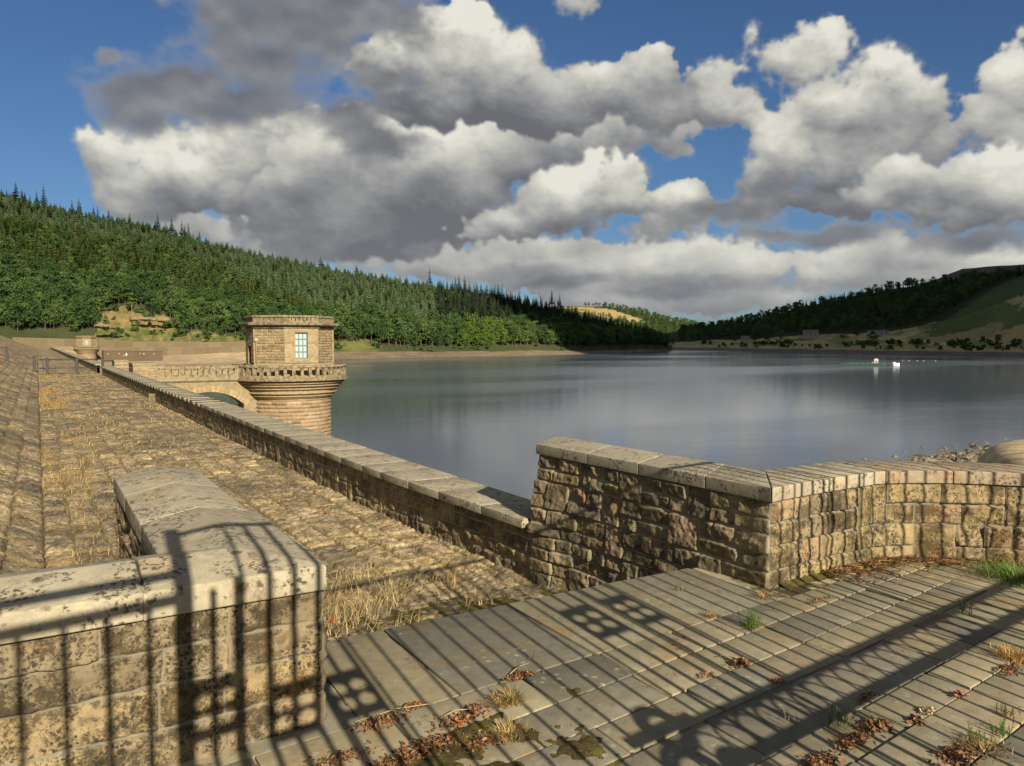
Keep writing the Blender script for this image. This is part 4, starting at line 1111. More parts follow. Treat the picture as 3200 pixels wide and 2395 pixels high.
def dirpt(px, r, y=None, z=None):
    X, Y, u = ray(px, HY if y is None else y)
    h = math.hypot(X, Y)
    return (X / h * r, Y / h * r, (u / h * r) if z is None else z)
class Terrain:
    """rows of (px -> r, z) control curves; a polar sheet seen from the eye, with real distances"""
    def __init__(s, pxs, rows, tones, sub=8, amp=1.5, seed=5, nx=260):
        s.px = np.linspace(pxs[0], pxs[-1], nx); s.rows = []
        for rr, zz in rows:
            s.rows.append((np.interp(s.px, pxs, rr), np.interp(s.px, pxs, zz)))
        az = np.array([math.atan2(*ray(p, HY)[:2]) for p in s.px])
        s.az = az
        n = len(rows); tt = np.concatenate([np.linspace(i, i + 1, sub, endpoint=False) for i in range(n - 1)] + [[n - 1]])
        s.t = tt
        Rr = np.array([r for r, z in s.rows]); Zz = np.array([z for r, z in s.rows])
        i0 = np.minimum(tt.astype(int), n - 2); f = tt - i0
        s.R = Rr[i0] * (1 - f)[:, None] + Rr[i0 + 1] * f[:, None]
        s.Z = Zz[i0] * (1 - f)[:, None] + Zz[i0 + 1] * f[:, None]
        X = np.sin(az)[None] * s.R; Y = np.cos(az)[None] * s.R
        s.Z = s.Z + fbm(X / 60, Y / 60, 5, seed) * amp * np.clip(tt, 0, 2)[:, None]
        s.P = np.stack([X, Y, s.Z], -1)
        tn = np.array([tones(p, t) for t in tt for p in s.px]).reshape(len(tt), nx, 3)
        s.T = np.concatenate([tn, np.zeros((len(tt), nx, 1))], -1)
    def at(s, px, t):
        j = np.interp(px, s.px, np.arange(len(s.px))); i = np.interp(t, s.t, np.arange(len(s.t)))
        i0 = min(int(i), len(s.t) - 2); j0 = min(int(j), len(s.px) - 2); fi, fj = i - i0, j - j0
        P = s.P
        return (P[i0, j0] * (1 - fi) * (1 - fj) + P[i0 + 1, j0] * fi * (1 - fj) + P[i0, j0 + 1] * (1 - fi) * fj + P[i0 + 1, j0 + 1] * fi * fj)
def yz(px, y, r): return dirpt(px, r, y)[2]

# ---- left hill -----------------------------------------------------------------------------
px_ = [-700, -300, 0, 300, 480, 800, 1030, 1300, 1500, 1700, 1900, 2040, 2075, 2100]
r0 = [430, 440, 455, 470, 470, 462, 475, 540, 590, 665, 750, 880, 955, 985]
yr_ = [560, 590, 612, 680, 715, 800, 842, 893, 918, 962, 1020, 1052, 1078, 1094]
rr = [900, 880, 860, 850, 850, 850, 860, 890, 900, 900, 905, 960, 985, 1000]
bank = [22, 22, 22, 22, 22, 26, 30, 30, 26, 24, 22, 16, 12, 8]
zb1 = [-1, -1, -1, -1.0, -1.2, -3.4, -6.0, -7.2, -7.4, -8.0, -8.2, -8.4, -8.8, -9.6]
zr_ = [yz(a, b, c) for a, b, c in zip(px_, yr_, rr)]
add = lambda a, b: [x + y for x, y in zip(a, b)]
mixl = lambda a, b, f: [x * (1 - f) + y * f for x, y in zip(a, b)]
rt = add(r0, [b + 18 for b in bank]); zt_l = [max(z + 3, -4.0) for z in zb1]
rowsL = [(r0, [-12.0] * 14), (add(r0, bank), zb1), (rt, zt_l), (mixl(rt, rr, .33), mixl(zt_l, zr_, .30)), (mixl(rt, rr, .66), mixl(zt_l, zr_, .66)), (rr, zr_), (add(rr, [160] * 14), [z - 14 for z in zr_])]
def quarry(px, t):     # bare, grassy cut in the slope above the far wall
    if not 285 < px < 800: return 0
    top = np.interp(px, [285, 330, 380, 420, 530, 560, 800], [2.45, 2.52, 2.66, 2.66, 2.46, 2.22, 2.08])
    top = top + .16 * float(fbm(np.array(px * .03), np.array(3.3), 4, 19)) - .5 * max(0, 312 + 16 * float(fbm(np.array(t * 9.), np.array(1.1), 3, 20)) - px) / 20
    return float(1 - sstep(np.array(t), top - .12, top + .05)) if t > 1 else 0
def toneL(px, t):
    if t < 1.05:
        k = float(fbm(np.array(px * .02), np.array(t * 7.), 4, 8)) + .35 * math.sin(t * 30 + px * .01)
        if t < .24: return (.10, .085, .06)
        return (.17 + .07 * k, .135 + .05 * k, .088 + .035 * k)
    q = quarry(px, t)
    if q > .3:
        n = float(fbm(np.array(px * .045), np.array(t * 13.), 5, 3)) + (.12 if px < 560 and t > 2.2 else -.1)
        f = min(max((n + .22) / .5, 0), 1); a_, b_ = np.array((.085, .115, .03)), np.array((.27, .185, .085))
        return tuple(a_ * (1 - f) + b_ * f)
    if t < 2.3:
        g = float(fbm(np.array(px * .02), np.array(t * 6.), 4, 31)) * .5 + .5 - abs(px - 1110) / 190
        if g > .12: return tuple(np.array((.055, .065, .028)) * (1 - min((g - .12) * 4, 1)) + np.array((.15, .155, .05)) * min((g - .12) * 4, 1))
    return (.055, .065, .028)
TL = Terrain(px_, rowsL, toneL, nx=900, sub=26)
mb = MB(); mb.grid(TL.P, TL.T); struct(mb.build('wooded_hill', M_LAND))

# ---- right valley side ---------------------------------------------------------------------
pxR = [2060, 2100, 2200, 2400, 2500, 2650, 2790, 2920, 3000, 3200, 3500, 4000]
r0R = [1290, 1185, 1100, 960, 895, 810, 760, 720, 705, 664, 610, 540]
ysh = [HY + 2430 * 11 / (r * .86) for r in r0R]
yf_ = [1072, 1070, 1064, 1054, 1047, 1040, 1030, 1002, 984, 905, 840, 780]
yri = [1040, 1032, 1018, 984, 955, 924, 898, 884, 874, 850, 820, 780]
dF = [120, 150, 180, 210, 220, 230, 240, 260, 270, 330, 380, 420]
rF = add(r0R, dF); rR = add(r0R, [d + 330 for d in dF])
rowsR = [(r0R, [-12] * 12), (add(r0R, [22] * 12), [-7.6] * 12), (add(r0R, [90] * 12), [yz(p, 1070 - 8 + 12 * 0, r + 90) * 0 + (-3.5) for p, r in zip(pxR, r0R)]),
         (rF, [yz(p, y, r) for p, y, r in zip(pxR, yf_, rF)]), (rR, [yz(p, y + 6, r) for p, y, r in zip(pxR, yri, rR)]),
         (add(rR, [420] * 12), [yz(p, y, r + 420) for p, y, r in zip(pxR, [1060, 1050, 1030, 1000, 975, 940, 910, 874, 840, 826, 812, 790], rR)]), (add(rR, [800] * 12), [0] * 12)]
def toneR(px, t):
    if t < 1.0: return (.15, .125, .105)
    n = float(fbm(np.array(px * .012), np.array(t * 3.), 4, 13)); jt = float(fbm(np.array(px * .03), np.array(t * 8.), 5, 14)); px = px + 70 * jt; t = t + .08 * jt
    if t < 2.9:
        if px > 2900 and t > 2.15 and px < 3080 + (2.9 - t) * 80: return (.085, .115, .035) if t > 2.35 + (px - 2950) * .0008 else (.27, .215, .10)
        if px >= 3080: return (.10, .135, .045) if t < 2.98 - max(0, (px - 3120)) * .004 and t > 2.3 else (.36, .28, .13)
        return (.36 + .10 * n, .30 + .07 * n, .135) if (n > -.08 or t < 1.6) else (.20, .205, .075)
    if t > 4.15: return (.085, .075, .055)
    if px > 2925 and t < 3.9 - max(0, 3200 - px) * .004: return (.06, .09, .028)
    return (.035, .042, .02)
TR = Terrain(pxR, rowsR, toneR, nx=800, sub=26, amp=1.0, seed=25)
mb = MB(); mb.grid(TR.P, TR.T); struct(mb.build('valley_side', M_LAND))

# ---- far hills closing the valley ------------------------------------------------------------
pxF = [1640, 1760, 1818, 1909, 2003, 2079, 2151, 2190, 2260, 2400]
yF = [965, 957, 958, 959, 976, 999, 1012, 1020, 1034, 1050]
rf0 = [1500] * 10; rf1 = [2300] * 10
rowsF = [(rf0, [-12] * 10), ([1560] * 10, [-4] * 10), ([1800] * 10, [yz(p, y, 1800) * 1 for p, y in zip(pxF, [1030, 1028, 1028, 1032, 1038, 1046, 1052, 1056, 1060, 1064])]), (rf1, [yz(p, y, 2300) for p, y in zip(pxF, yF)]), ([2700] * 10, [60] * 10)]
def toneF(px, t):
    # strips of pale hay field below the wooded skyline
    lo = np.interp(px, [1740, 1850, 1909, 2030], [2.86, 2.60, 2.40, 2.30]); hi = np.interp(px, [1740, 1818, 1909, 2003, 2030], [3.0, 2.99, 2.86, 2.60, 2.36])
    if 1740 < px < 2035 and lo < t < hi:
        if abs(px - 1850 - (t - 2.7) * -300) < 7: return (.12, .11, .04)
        return (.36, .275, .125)
    if 1800 < px < 1925 and lo - .14 < t < lo - .02: return (.20, .20, .08)
    if 1.0 < t < 1.5 and px > 1960: return (.36, .27, .14)
    return (.05, .062, .035)
TF = Terrain(pxF, rowsF, toneF, nx=300, sub=16, amp=.5, seed=45)
mb = MB(); mb.grid(TF.P, TF.T); struct(mb.build('far_hill', M_LAND))
pxG = [1900, 2100, 2150, 2200, 2240, 2400]
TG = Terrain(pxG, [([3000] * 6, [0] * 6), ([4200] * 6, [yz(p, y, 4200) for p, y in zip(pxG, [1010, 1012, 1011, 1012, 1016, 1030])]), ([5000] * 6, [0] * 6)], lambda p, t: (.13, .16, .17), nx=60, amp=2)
mb = MB(); mb.grid(TG.P, TG.T); struct(mb.build('distant_ridge', M_LAND))

# ---- masonry on the far bank -------------------------------------------------------------------
fw = thing('retaining_wall', 'long weathered retaining wall on the far bank, under the grassy cut', 'wall', dirpt(400, 440, z=0))
def ribbon(mb, pts, zts, zb, thick, tone, cap=None, step=6):
    for (p, q, za, zb_) in zip(pts[:-1], pts[1:], zts[:-1], zts[1:]):
        d = math.hypot(q[0] - p[0], q[1] - p[1]); nx_, ny_ = -(q[1] - p[1]) / d * thick, (q[0] - p[0]) / d * thick
        n = max(1, int(d / step))
        for i in range(n):
            f0, f1 = i / n, (i + 1) / n
            a = (p[0] + (q[0] - p[0]) * f0, p[1] + (q[1] - p[1]) * f0); b = (p[0] + (q[0] - p[0]) * f1, p[1] + (q[1] - p[1]) * f1)
            z0_, z1_ = za + (zb_ - za) * f0, za + (zb_ - za) * f1
            tn = np.append(np.array(tone) * random.uniform(.85, 1.12), 0)
            v = [(a[0], a[1], zb), (b[0], b[1], zb), (b[0], b[1], z1_), (a[0], a[1], z0_), (a[0] + nx_, a[1] + ny_, zb), (b[0] + nx_, b[1] + ny_, zb), (b[0] + nx_, b[1] + ny_, z1_), (a[0] + nx_, a[1] + ny_, z0_)]
            F = [(0, 1, 2, 3), (4, 7, 6, 5), (3, 2, 6, 7), (0, 4, 5, 1), (1, 5, 6, 2), (4, 0, 3, 7)]
            mb.add(v, F, tn)
            if cap:
                v2 = [(x + nx_ * (-.08 if k in (0, 1, 2, 3) else .08), y + ny_ * (-.08 if k in (0, 1, 2, 3) else .08), (z0_ if k in (0, 3, 4, 7) else z1_) + (0.002 if k in (0, 1, 4, 5) else cap)) for k, (x, y, z) in enumerate(v)]
                mb.add(v2, F, np.append(np.array(tone) * 1.25, 0))
mb = MB()
W1 = [(40, 418, 1057), (300, 428, 1064), (415, 435, 1070), (800, 446, 1072)]
pts = [dirpt(p, r)[:2] for p, r, y in W1]; zts = [yz(p, y, r) for p, r, y in W1]
ribbon(mb, pts, zts, -4.5, 1.2, (.25, .205, .13), .3)
under(mb.build('upper_wall', M_FARW), fw)
mb = MB()
W2 = [(300, 420, 1088), (480, 425, 1087), (800, 440, 1085)]
ribbon(mb, [dirpt(p, r)[:2] for p, r, y in W2], [yz(p, y, r) for p, r, y in W2], -8, 1.2, (.235, .19, .125), .25)
under(mb.build('ledge_wall', M_FARW), fw)
lw = thing('retaining_wall', 'lower brown wall with white stains near the waterline of the far bank', 'wall', dirpt(420, 412, z=-6))
mb = MB()
W3 = [(322, 408, 1097), (508, 414, 1098)]
ribbon(mb, [dirpt(p, r)[:2] for p, r, y in W3], [yz(p, y, r) for p, r, y in W3], -11.5, 3.0, (.165, .125, .085), .2)
under(mb.build('masonry', M_FARW), lw)
mb = MB()
for px0, y0_, w_, h_ in ((393, 1103, 3, 11), (390, 1107, 9, 3), (371, 1103, 2, 4), (436, 1103, 2, 4), (448, 1104, 3, 4), (385, 1111, 3, 3), (480, 1105, 2, 3), (337, 1105, 2, 3)):
    r_ = 408 + (px0 - 322) / 186 * 6 - .25
    q = [dirpt(px0 + dx, r_, y0_ + dy) for dx, dy in ((0, h_), (w_, h_), (w_, 0), (0, 0))]
    mb.add(q, [(0, 1, 2, 3)], (.75, .72, .64, 0))
under(mb.build('stain', M_FARW), lw)
# sloping foreshore in front of those walls, and the heap near the tower
pxS = [200, 322, 508, 650, 735, 790, 830]
TS = Terrain(pxS, [([372, 385, 392, 405, 415, 425, 430], [-12] * 7), ([408, 410, 416, 425, 434, 438, 442], [-9.4, -9.2, -8.6, -8, -7.2, -5.2, -5]), ([420, 422, 427, 434, 440, 446, 450], [-7.5, -7.2, -6.6, -5.5, -3.5, -3.0, -4]), ([436] * 3 + [446, 450, 456, 460], [-6] * 7)], lambda p, t: (.30, .235, .15) if t > .4 else (.22, .17, .11), nx=90, amp=.8, seed=66)
mb = MB(); mb.grid(TS.P, TS.T); struct(mb.build('foreshore', M_LAND))
# rocky ledges in the cut
def rock(mb, c, s_, tone, r):
    bm = bmesh.new(); bmesh.ops.create_icosphere(bm, subdivisions=2, radius=1)
    v = np.array([q.co[:] for q in bm.verts]); f = np.array([[q.index for q in p_.verts] for p_ in bm.faces]); bm.free()
    v = np.round(v * 2.2) / 2.2 * .6 + v * .4
    v = v * (1 + .25 * fbm(v[:, 0] * 2 + c[0], v[:, 1] * 2 + v[:, 2] * 2 + c[1], 3, 6)[:, None]) * np.array(s_)
    mb.add(v + np.array(c), f, np.append(np.array(tone) * r.uniform(.75, 1.15), 0))
for (a, b, ya, yb_, r_, n) in ((415, 528, 990, 1000, 530, 15), (303, 372, 1012, 1022, 505, 9)):
    t = thing('rock_outcrop', 'pale rock ledge %s in the grassy cut above the far wall' % ('at the top' if a == 415 else 'low on the left side'), 'rock', dirpt((a + b) / 2, r_, ya))
    mb = MB(); rq = np.random.default_rng(a)
    for i in range(n):
        f = (i + rq.uniform(.1, .9)) / n; c = dirpt(a + (b - a) * f, r_ + rq.uniform(-3, 3), ya + (yb_ - ya) * f + rq.uniform(0, 7))
        rock(mb, c, (rq.uniform(1.6, 3.2), rq.uniform(1.5, 3), rq.uniform(.7, 1.5)), (.34, .265, .165), rq)
    under(mb.build('ledge', M_FARW), t)

# ================================================================== trees
def leaf_mat(name, c0, c1, c2, trans=.25):
    m, t, b = new_mat(name)
    oi = t.n('ShaderNodeObjectInfo'); tcn = t.n('ShaderNodeTexCoord')
    g = t.n('ShaderNodeNewGeometry')
    rp_ = t.n('ShaderNodeValToRGB'); t.l(oi.outputs['Random'], rp_.inputs[0])
    e = rp_.color_ramp.elements; e[0].color = c0 + (1,); e[1].color = c2 + (1,); x = rp_.color_ramp.elements.new(.5); x.color = c1 + (1,)
    n = t.m('MULTIPLY_ADD', t.noise(g.outputs['Position'], .55, 4, .7), 1.5, .25)
    k = t.n('ShaderNodeCombineXYZ')
    for i in range(3): t.l(n, k.inputs[i])
    c = t.mix(1.0, rp_.outputs[0], k.outputs[0], 'MULTIPLY')
    t.l(c, b.inputs['Base Color']); b.inputs['Roughness'].default_value = .75; b.inputs['Specular IOR Level'].default_value = .2
    tr = t.n('ShaderNodeBsdfTranslucent'); t.l(t.mix(1.0, c, (1.2, 1.25, .7, 1), 'MULTIPLY'), tr.inputs[0])
    mx = t.n('ShaderNodeMixShader'); mx.inputs[0].default_value = trans
    t.l(b.outputs[0], mx.inputs[1]); t.l(tr.outputs[0], mx.inputs[2])
    for nd in t.t.nodes:
        if nd.type == 'OUTPUT_MATERIAL': t.l(mx.outputs[0], nd.inputs[0])
    return m
M_BARK = flat_mat('bark', (0.085, 0.065, 0.045), .9, 0, .3, 6)
M_BROAD = leaf_mat('broadleaf_foliage', (.030, .066, .020), (.054, .102, .027), (.10, .155, .042))
M_SPRU = leaf_mat('spruce_foliage', (.085, .140, .066), (.115, .178, .082), (.15, .21, .105), .2)
M_LARCH = leaf_mat('larch_foliage', (.064, .100, .026), (.088, .128, .032), (.115, .150, .040), .25)
M_DARK = leaf_mat('dark_spruce_foliage', (.018, .034, .020), (.024, .042, .022), (.032, .050, .024), .1)
M_BRIGHT = leaf_mat('bright_foliage', (.085, .140, .022), (.09, .15, .025), (.11, .16, .028), .3)
def conifer(seed, h, rad, tiers, droop, wid, ragged, leaf, name):
    r = np.random.default_rng(seed); mb = MB()
    mb.tube([(0, 0, -1.5), (0, 0, h * .5), (0, 0, h * .97)], [h * .016 + .1, h * .010 + .05, .02], 5, mat=0, cap=False)
    V = []; F = []
    for i in range(tiers):
        f = i / (tiers - 1); z = h * (.10 + .88 * f ** .92)
        R_ = rad * (1 - f) ** .85 * r.uniform(1 - ragged, 1 + ragged * .6) + .12
        nb = max(4, int(9 - 4 * f)); a0 = r.uniform(0, 6.28)
        for j in range(nb):
            a = a0 + 2 * math.pi * j / nb + r.normal(0, .12); L = R_ * r.uniform(.72, 1.18); w_ = wid * L * r.uniform(.7, 1.2) + .1
            ca, sa = math.cos(a), math.sin(a); dz = droop * L
            b = [(0, 0, z + .25), (ca * L * .55 - sa * w_, sa * L * .55 + ca * w_, z - dz * .5 + r.normal(0, .08)), (ca * L, sa * L, z - dz * 1.15 + r.normal(0, .1)), (ca * L * .55 + sa * w_, sa * L * .55 - ca * w_, z - dz * .5 + r.normal(0, .08))]
            k = len(V); V += b; F += [(k, k + 1, k + 2), (k, k + 2, k + 3)]
            # hanging spray
            b = [(ca * L * .35, sa * L * .35, z - dz * .2), (ca * L * .95 + r.normal(0, .1), sa * L * .95, z - dz * 1.0), (ca * L * .7 + r.normal(0, .15), sa * L * .7 + r.normal(0, .15), z - dz - .12 * h / tiers * 3)]
            k = len(V); V += b; F += [(k, k + 1, k + 2)]
    k = len(V); V += [(-.12, 0, h * .93), (.12, 0, h * .93), (0, 0, h * 1.03), (0, -.12, h * .93), (0, .12, h * .93)]; F += [(k, k + 1, k + 2), (k + 3, k + 4, k + 2)]
    mb.add(V, F, mat=1)
    return mb
def broad(seed, h, rad, lobes, nleaf, size, low=.12):
    r = np.random.default_rng(seed); mb = MB()
    mb.tube([(0, 0, -1.5), (r.normal(0, .2), r.normal(0, .2), h * .3), (r.normal(0, .4), r.normal(0, .4), h * .7)], [h * .03 + .1, h * .02, .06], 6, mat=0, cap=False)
    V = []; F = []
    for i in range(lobes):
        t = r.uniform(0, 6.28); f = r.uniform(0, 1); q = math.sqrt(r.uniform(0, 1))
        zc_ = h * (low + .16 + (.80 - low) * f); rr_ = rad * math.sin(math.pi * (.22 + .66 * f)) * q * .72
        c = np.array((math.cos(t) * rr_, math.sin(t) * rr_, zc_)); s_ = rad * r.uniform(.30, .48) * (1 - .3 * f)
        if i % 3 == 0: mb.tube([(0, 0, h * .28), tuple(c)], [.09, .03], 4, mat=0, cap=False)
        for k_ in range(nleaf):
            d = r.normal(0, 1, 3); d /= np.linalg.norm(d)
            if d[2] < -.5: d[2] *= -.4
            p = c + d * s_ * np.array((1, 1, .78)) * r.uniform(.75, 1.08)
            n = d * .7 + r.normal(0, .45, 3) + np.array((0, 0, .25)); n /= np.linalg.norm(n)
            u = np.cross(n, r.normal(0, 1, 3)); u /= np.linalg.norm(u); v = np.cross(n, u)
            a, b = size * r.uniform(.6, 1.25), size * r.uniform(.5, 1.0)
            k = len(V); V += [tuple(p - u * a), tuple(p + v * b * .8), tuple(p + u * a), tuple(p - v * b)]; F += [(k, k + 1, k + 2, k + 3)]
    mb.add(V, F, mat=1)
    return mb
protos = {}
def proto(kind, i, mb, leaf):
    o = mb.build(kind + '_tree', [M_BARK, leaf]); me = o.data
    bpy.data.objects.remove(o); protos.setdefault(kind, []).append(me)
for i in range(3):
    proto('spruce', i, conifer(200 + i, 11.5 + i, 4.6, 13, .24, .42, .3, None, 's'), M_SPRU)
    proto('larch', i, conifer(210 + i, 12.5 + i, 4.4, 12, .14, .44, .35, None, 'l'), M_LARCH)
    proto('dark_spruce', i, conifer(220 + i, 16 + 2 * i, 4.3, 14, .26, .32, .4, None, 'd'), M_DARK)
    proto('broadleaf', i, broad(230 + i, 13 + 1.5 * i, 6.2 + .5 * i, 17, 34, .62), M_BROAD)
for i in range(2): proto('bright', i, broad(240 + i, 12 + i, 6.5, 17, 34, .62), M_BRIGHT)
for i in range(2): proto('bush', i, broad(250 + i, 3.4, 2.6, 9, 26, .42, .0), M_BROAD)
INFO = {'spruce': ('spruce_tree', 'pale green spruce in the plantation covering the upper left hillside', 'tree', 'spruces of the left hillside plantation'),
 'larch': ('larch_tree', 'olive green larch in the middle belt of the left hillside', 'tree', 'larches of the left hillside'),
 'dark_spruce': ('dark_spruce_tree', 'dark spruce standing against the sky along the left ridge', 'tree', 'dark spruces along the left ridge'),
 'broadleaf': ('broadleaf_tree', 'rounded broadleaf tree in the wood at the foot of the left hill', 'tree', 'broadleaf trees at the foot of the left hill'),
 'bright': ('broadleaf_tree', 'bright yellow-green broadleaf tree at the lit edge of the shore wood', 'tree', 'bright broadleaf trees by the left shore'),
 'bush': ('bush', 'dark green bush on the grassy cut above the far wall', 'bush', 'bushes on the grassy cut')}
def place(kind, p, s, rz, label=None, group='', name=None, sz=1.0):
    me = protos[kind][random.randrange(len(protos[kind]))]
    nm, lb, ct, gp = INFO[kind]
    o = bpy.data.objects.new(name or nm, me); COL.objects.link(o)
    o.location = p; o.scale = (s, s, s * sz); o.rotation_euler = (0, 0, rz)
    tag(o, label or lb, ct, gp if group == '' else group)
    return o
pool = {k: [] for k in protos}
def sample_wood(T, px0, px1, t0, t1, step, choose, seed):
    r = np.random.default_rng(seed)
    ts = np.linspace(t0, t1, 400)
    pm = np.array([T.at((px0 + px1) / 2, t) for t in ts]); rad_ = np.hypot(pm[:, 0], pm[:, 1])
    n = int((rad_[-1] - rad_[0]) / step)
    for i in range(n + 1):
        t = np.interp(rad_[0] + (rad_[-1] - rad_[0]) * (i + .5) / (n + 1), rad_, ts)
        a = T.at(px0, t); b = T.at(px1, t)
        m = max(2, int(abs(math.atan2(a[0], a[1]) - math.atan2(b[0], b[1])) * rad_[int(t0)] * 1.15 / step))
        for j in range(m):
            px = px0 + (px1 - px0) * (j + r.uniform(.1, .9)) / m; tt = np.clip(t + r.normal(0, .35) * (t1 - t0) / (n + 1), t0, t1)
            k = choose(px, tt, r)
            if k:
                p = T.at(px, tt); kind, s = k
                pool[kind].append((tuple(p), s * r.uniform(.8, 1.2), r.uniform(0, 6.28), px, tt))
def chooseL(px, t, r):
    if quarry(px, t) > .25 or (t < 2.12 and px < 1180): return None
    if px < 300 and t < 2.02: return None
    n = float(fbm(np.array(px * .006), np.array(t * 2.0), 3, 77))
    if t > 4.93 and (px < 640 or px > 1330): return ('dark_spruce', r.uniform(.45, .95)) if r.random() < (.4 if px < 640 else .6) else ('spruce', .5)
    if px > 1360 and t > 3.3: return ('dark_spruce', r.uniform(.45, .85)) if r.random() < .8 else ('larch', .7)
    edge = np.interp(px, [-300, 0, 500, 900, 1100, 1300, 1600, 1760], [3.3, 3.2, 3.1, 2.75, 2.7, 2.75, 3.0, 5.1]) + n * .35
    if t < edge:
        if 1440 < px < 1580 and t < 2.75 and r.random() < .85: return ('bright', .95)
        return ('broadleaf', r.uniform(.5, .95) if px < 1000 else r.uniform(.6, 1.05))
    l2 = np.interp(px, [-300, 0, 300, 700, 900, 1000], [4.35, 4.3, 4.2, 3.9, 3.3, 2.6]) + n * .5
    if t < l2: return ('larch', .85) if r.random() < .8 else ('broadleaf', .7)
    if r.random() < .06: return ('larch', .8)
    return ('spruce', .54 if t > 4 else .66)
sample_wood(TL, -420, 2085, 2.0, 5.04, 5.5, chooseL, 301)
def chooseR(px, t, r):
    edge = 3.02
    if px > 2925: edge = 3.95 - max(0, 3200 - px) * .0034
    if t < edge: return None
    n = float(fbm(np.array(px * .01), np.array(t * 3.0), 3, 79))
    return ('dark_spruce', .62) if (t > 3.85 and n > -.1) or n > .22 else ('broadleaf', .85)
NL = {k: len(v) for k, v in pool.items()}
LEFT = {k: sorted(v, key=lambda e: math.hypot(e[0][0], e[0][1])) for k, v in pool.items()}
for k in pool: pool[k] = []
sample_wood(TR, 2120, 3420, 3.0, 4.12, 11.0, chooseR, 302)
RIGHT = {k: v for k, v in pool.items()}
for k in pool: pool[k] = []
def TF_open(px, t): return toneF(px, t)[0] > .1
sample_wood(TF, 1745, 2230, 1.6, 3.02, 17.0, lambda px, t, r: None if TF_open(px, t) else ('broadleaf', .9), 303)
FARP = {k: v for k, v in pool.items()}
restL = []
for k in ('broadleaf', 'larch', 'spruce', 'dark_spruce', 'bright'):
    lim = {'broadleaf': 290, 'larch': 290, 'spruce': 290, 'dark_spruce': 270, 'bright': 60}[k]
    lst = LEFT[k]
    if k == 'dark_spruce': lst = sorted(lst, key=lambda e: -e[4])
    for e in lst[:lim]: place(k, e[0], e[1], e[2], sz=random.uniform(.9, 1.2))
    restL += [(k, e) for e in lst[lim:]]
print('TREES', NL, len(restL), {k: len(v) for k, v in RIGHT.items()}, {k: len(v) for k, v in FARP.items()})
# everything beyond those: one object per wood, trees instanced on its points
def forest(name, items, label):
    me = bpy.data.meshes.new(name); n = len(items)
    me.vertices.add(n); me.vertices.foreach_set('co', np.array([e[0] for k, e in items], np.float32).ravel())
    kinds = sorted(set(k for k, e in items)); srcs = []
    for k in kinds:
        for i, m_ in enumerate(protos[k]): srcs.append((k, i, m_))
    idx = np.array([next(q for q, s_ in enumerate(srcs) if s_[0] == k and s_[1] == random.randrange(len(protos[k])) or (s_[0] == k and s_[1] == len(protos[k]) - 1)) for k, e in items], np.int32)
    a = me.attributes.new('which', 'INT', 'POINT'); a.data.foreach_set('value', idx)
    a = me.attributes.new('size', 'FLOAT', 'POINT'); a.data.foreach_set('value', np.array([e[1] for k, e in items], np.float32))
    a = me.attributes.new('turn', 'FLOAT', 'POINT'); a.data.foreach_set('value', np.array([e[2] for k, e in items], np.float32))
    o = bpy.data.objects.new(name, me); COL.objects.link(o); stuff(o, label, 'wood')
    ng = bpy.data.node_groups.new(name, 'GeometryNodeTree'); ng.is_modifier = True
    ng.interface.new_socket('Geometry', in_out='INPUT', socket_type='NodeSocketGeometry'); ng.interface.new_socket('Geometry', in_out='OUTPUT', socket_type='NodeSocketGeometry')
    gi, go = ng.nodes.new('NodeGroupInput'), ng.nodes.new('NodeGroupOutput'); jn = ng.nodes.new('GeometryNodeJoinGeometry')
    def attr(nm, ty):
        q = ng.nodes.new('GeometryNodeInputNamedAttribute'); q.data_type = ty; q.inputs[0].default_value = nm; return q.outputs[0]
    cz = ng.nodes.new('ShaderNodeCombineXYZ'); ng.links.new(attr('turn', 'FLOAT'), cz.inputs[2])
    cs_ = ng.nodes.new('ShaderNodeCombineXYZ'); sz_ = attr('size', 'FLOAT')
    for i in range(3): ng.links.new(sz_, cs_.inputs[i])
    wh = attr('which', 'INT')
    for q, (k, i, m_) in enumerate(srcs):
        src = SRC[(k, i)]
        oi = ng.nodes.new('GeometryNodeObjectInfo'); oi.inputs[0].default_value = src; oi.transform_space = 'ORIGINAL'
        cmp_ = ng.nodes.new('FunctionNodeCompare'); cmp_.data_type = 'INT'; cmp_.operation = 'EQUAL'
        ng.links.new(wh, cmp_.inputs[2]); cmp_.inputs[3].default_value = q
        ip = ng.nodes.new('GeometryNodeInstanceOnPoints')
        ng.links.new(gi.outputs[0], ip.inputs[0]); ng.links.new(cmp_.outputs[0], ip.inputs[1]); ng.links.new(oi.outputs['Geometry'], ip.inputs[2])
        ng.links.new(cz.outputs[0], ip.inputs['Rotation']); ng.links.new(cs_.outputs[0], ip.inputs['Scale'])
        ng.links.new(ip.outputs[0], jn.inputs[0])
    ng.links.new(jn.outputs[0], go.inputs[0])
    md = o.modifiers.new('trees', 'NODES'); md.node_group = ng
    return o
# one standing tree of each mesh serves as the source
SRC = {}
for o in list(scene.objects):
    for k in protos:
        for i, m_ in enumerate(protos[k]):
            if o.type == 'MESH' and o.data is m_: SRC.setdefault((k, i), o)
forest('plantation', restL, 'dense mixed plantation filling the rest of the left hillside')
forest('valley_wood', [(k, e) for k in RIGHT for e in RIGHT[k]], 'dark wood covering the right valley side')
forest('hilltop_wood', [(k, e) for k in FARP for e in FARP[k]], 'far woods round the pale hay field at the head of the valley')
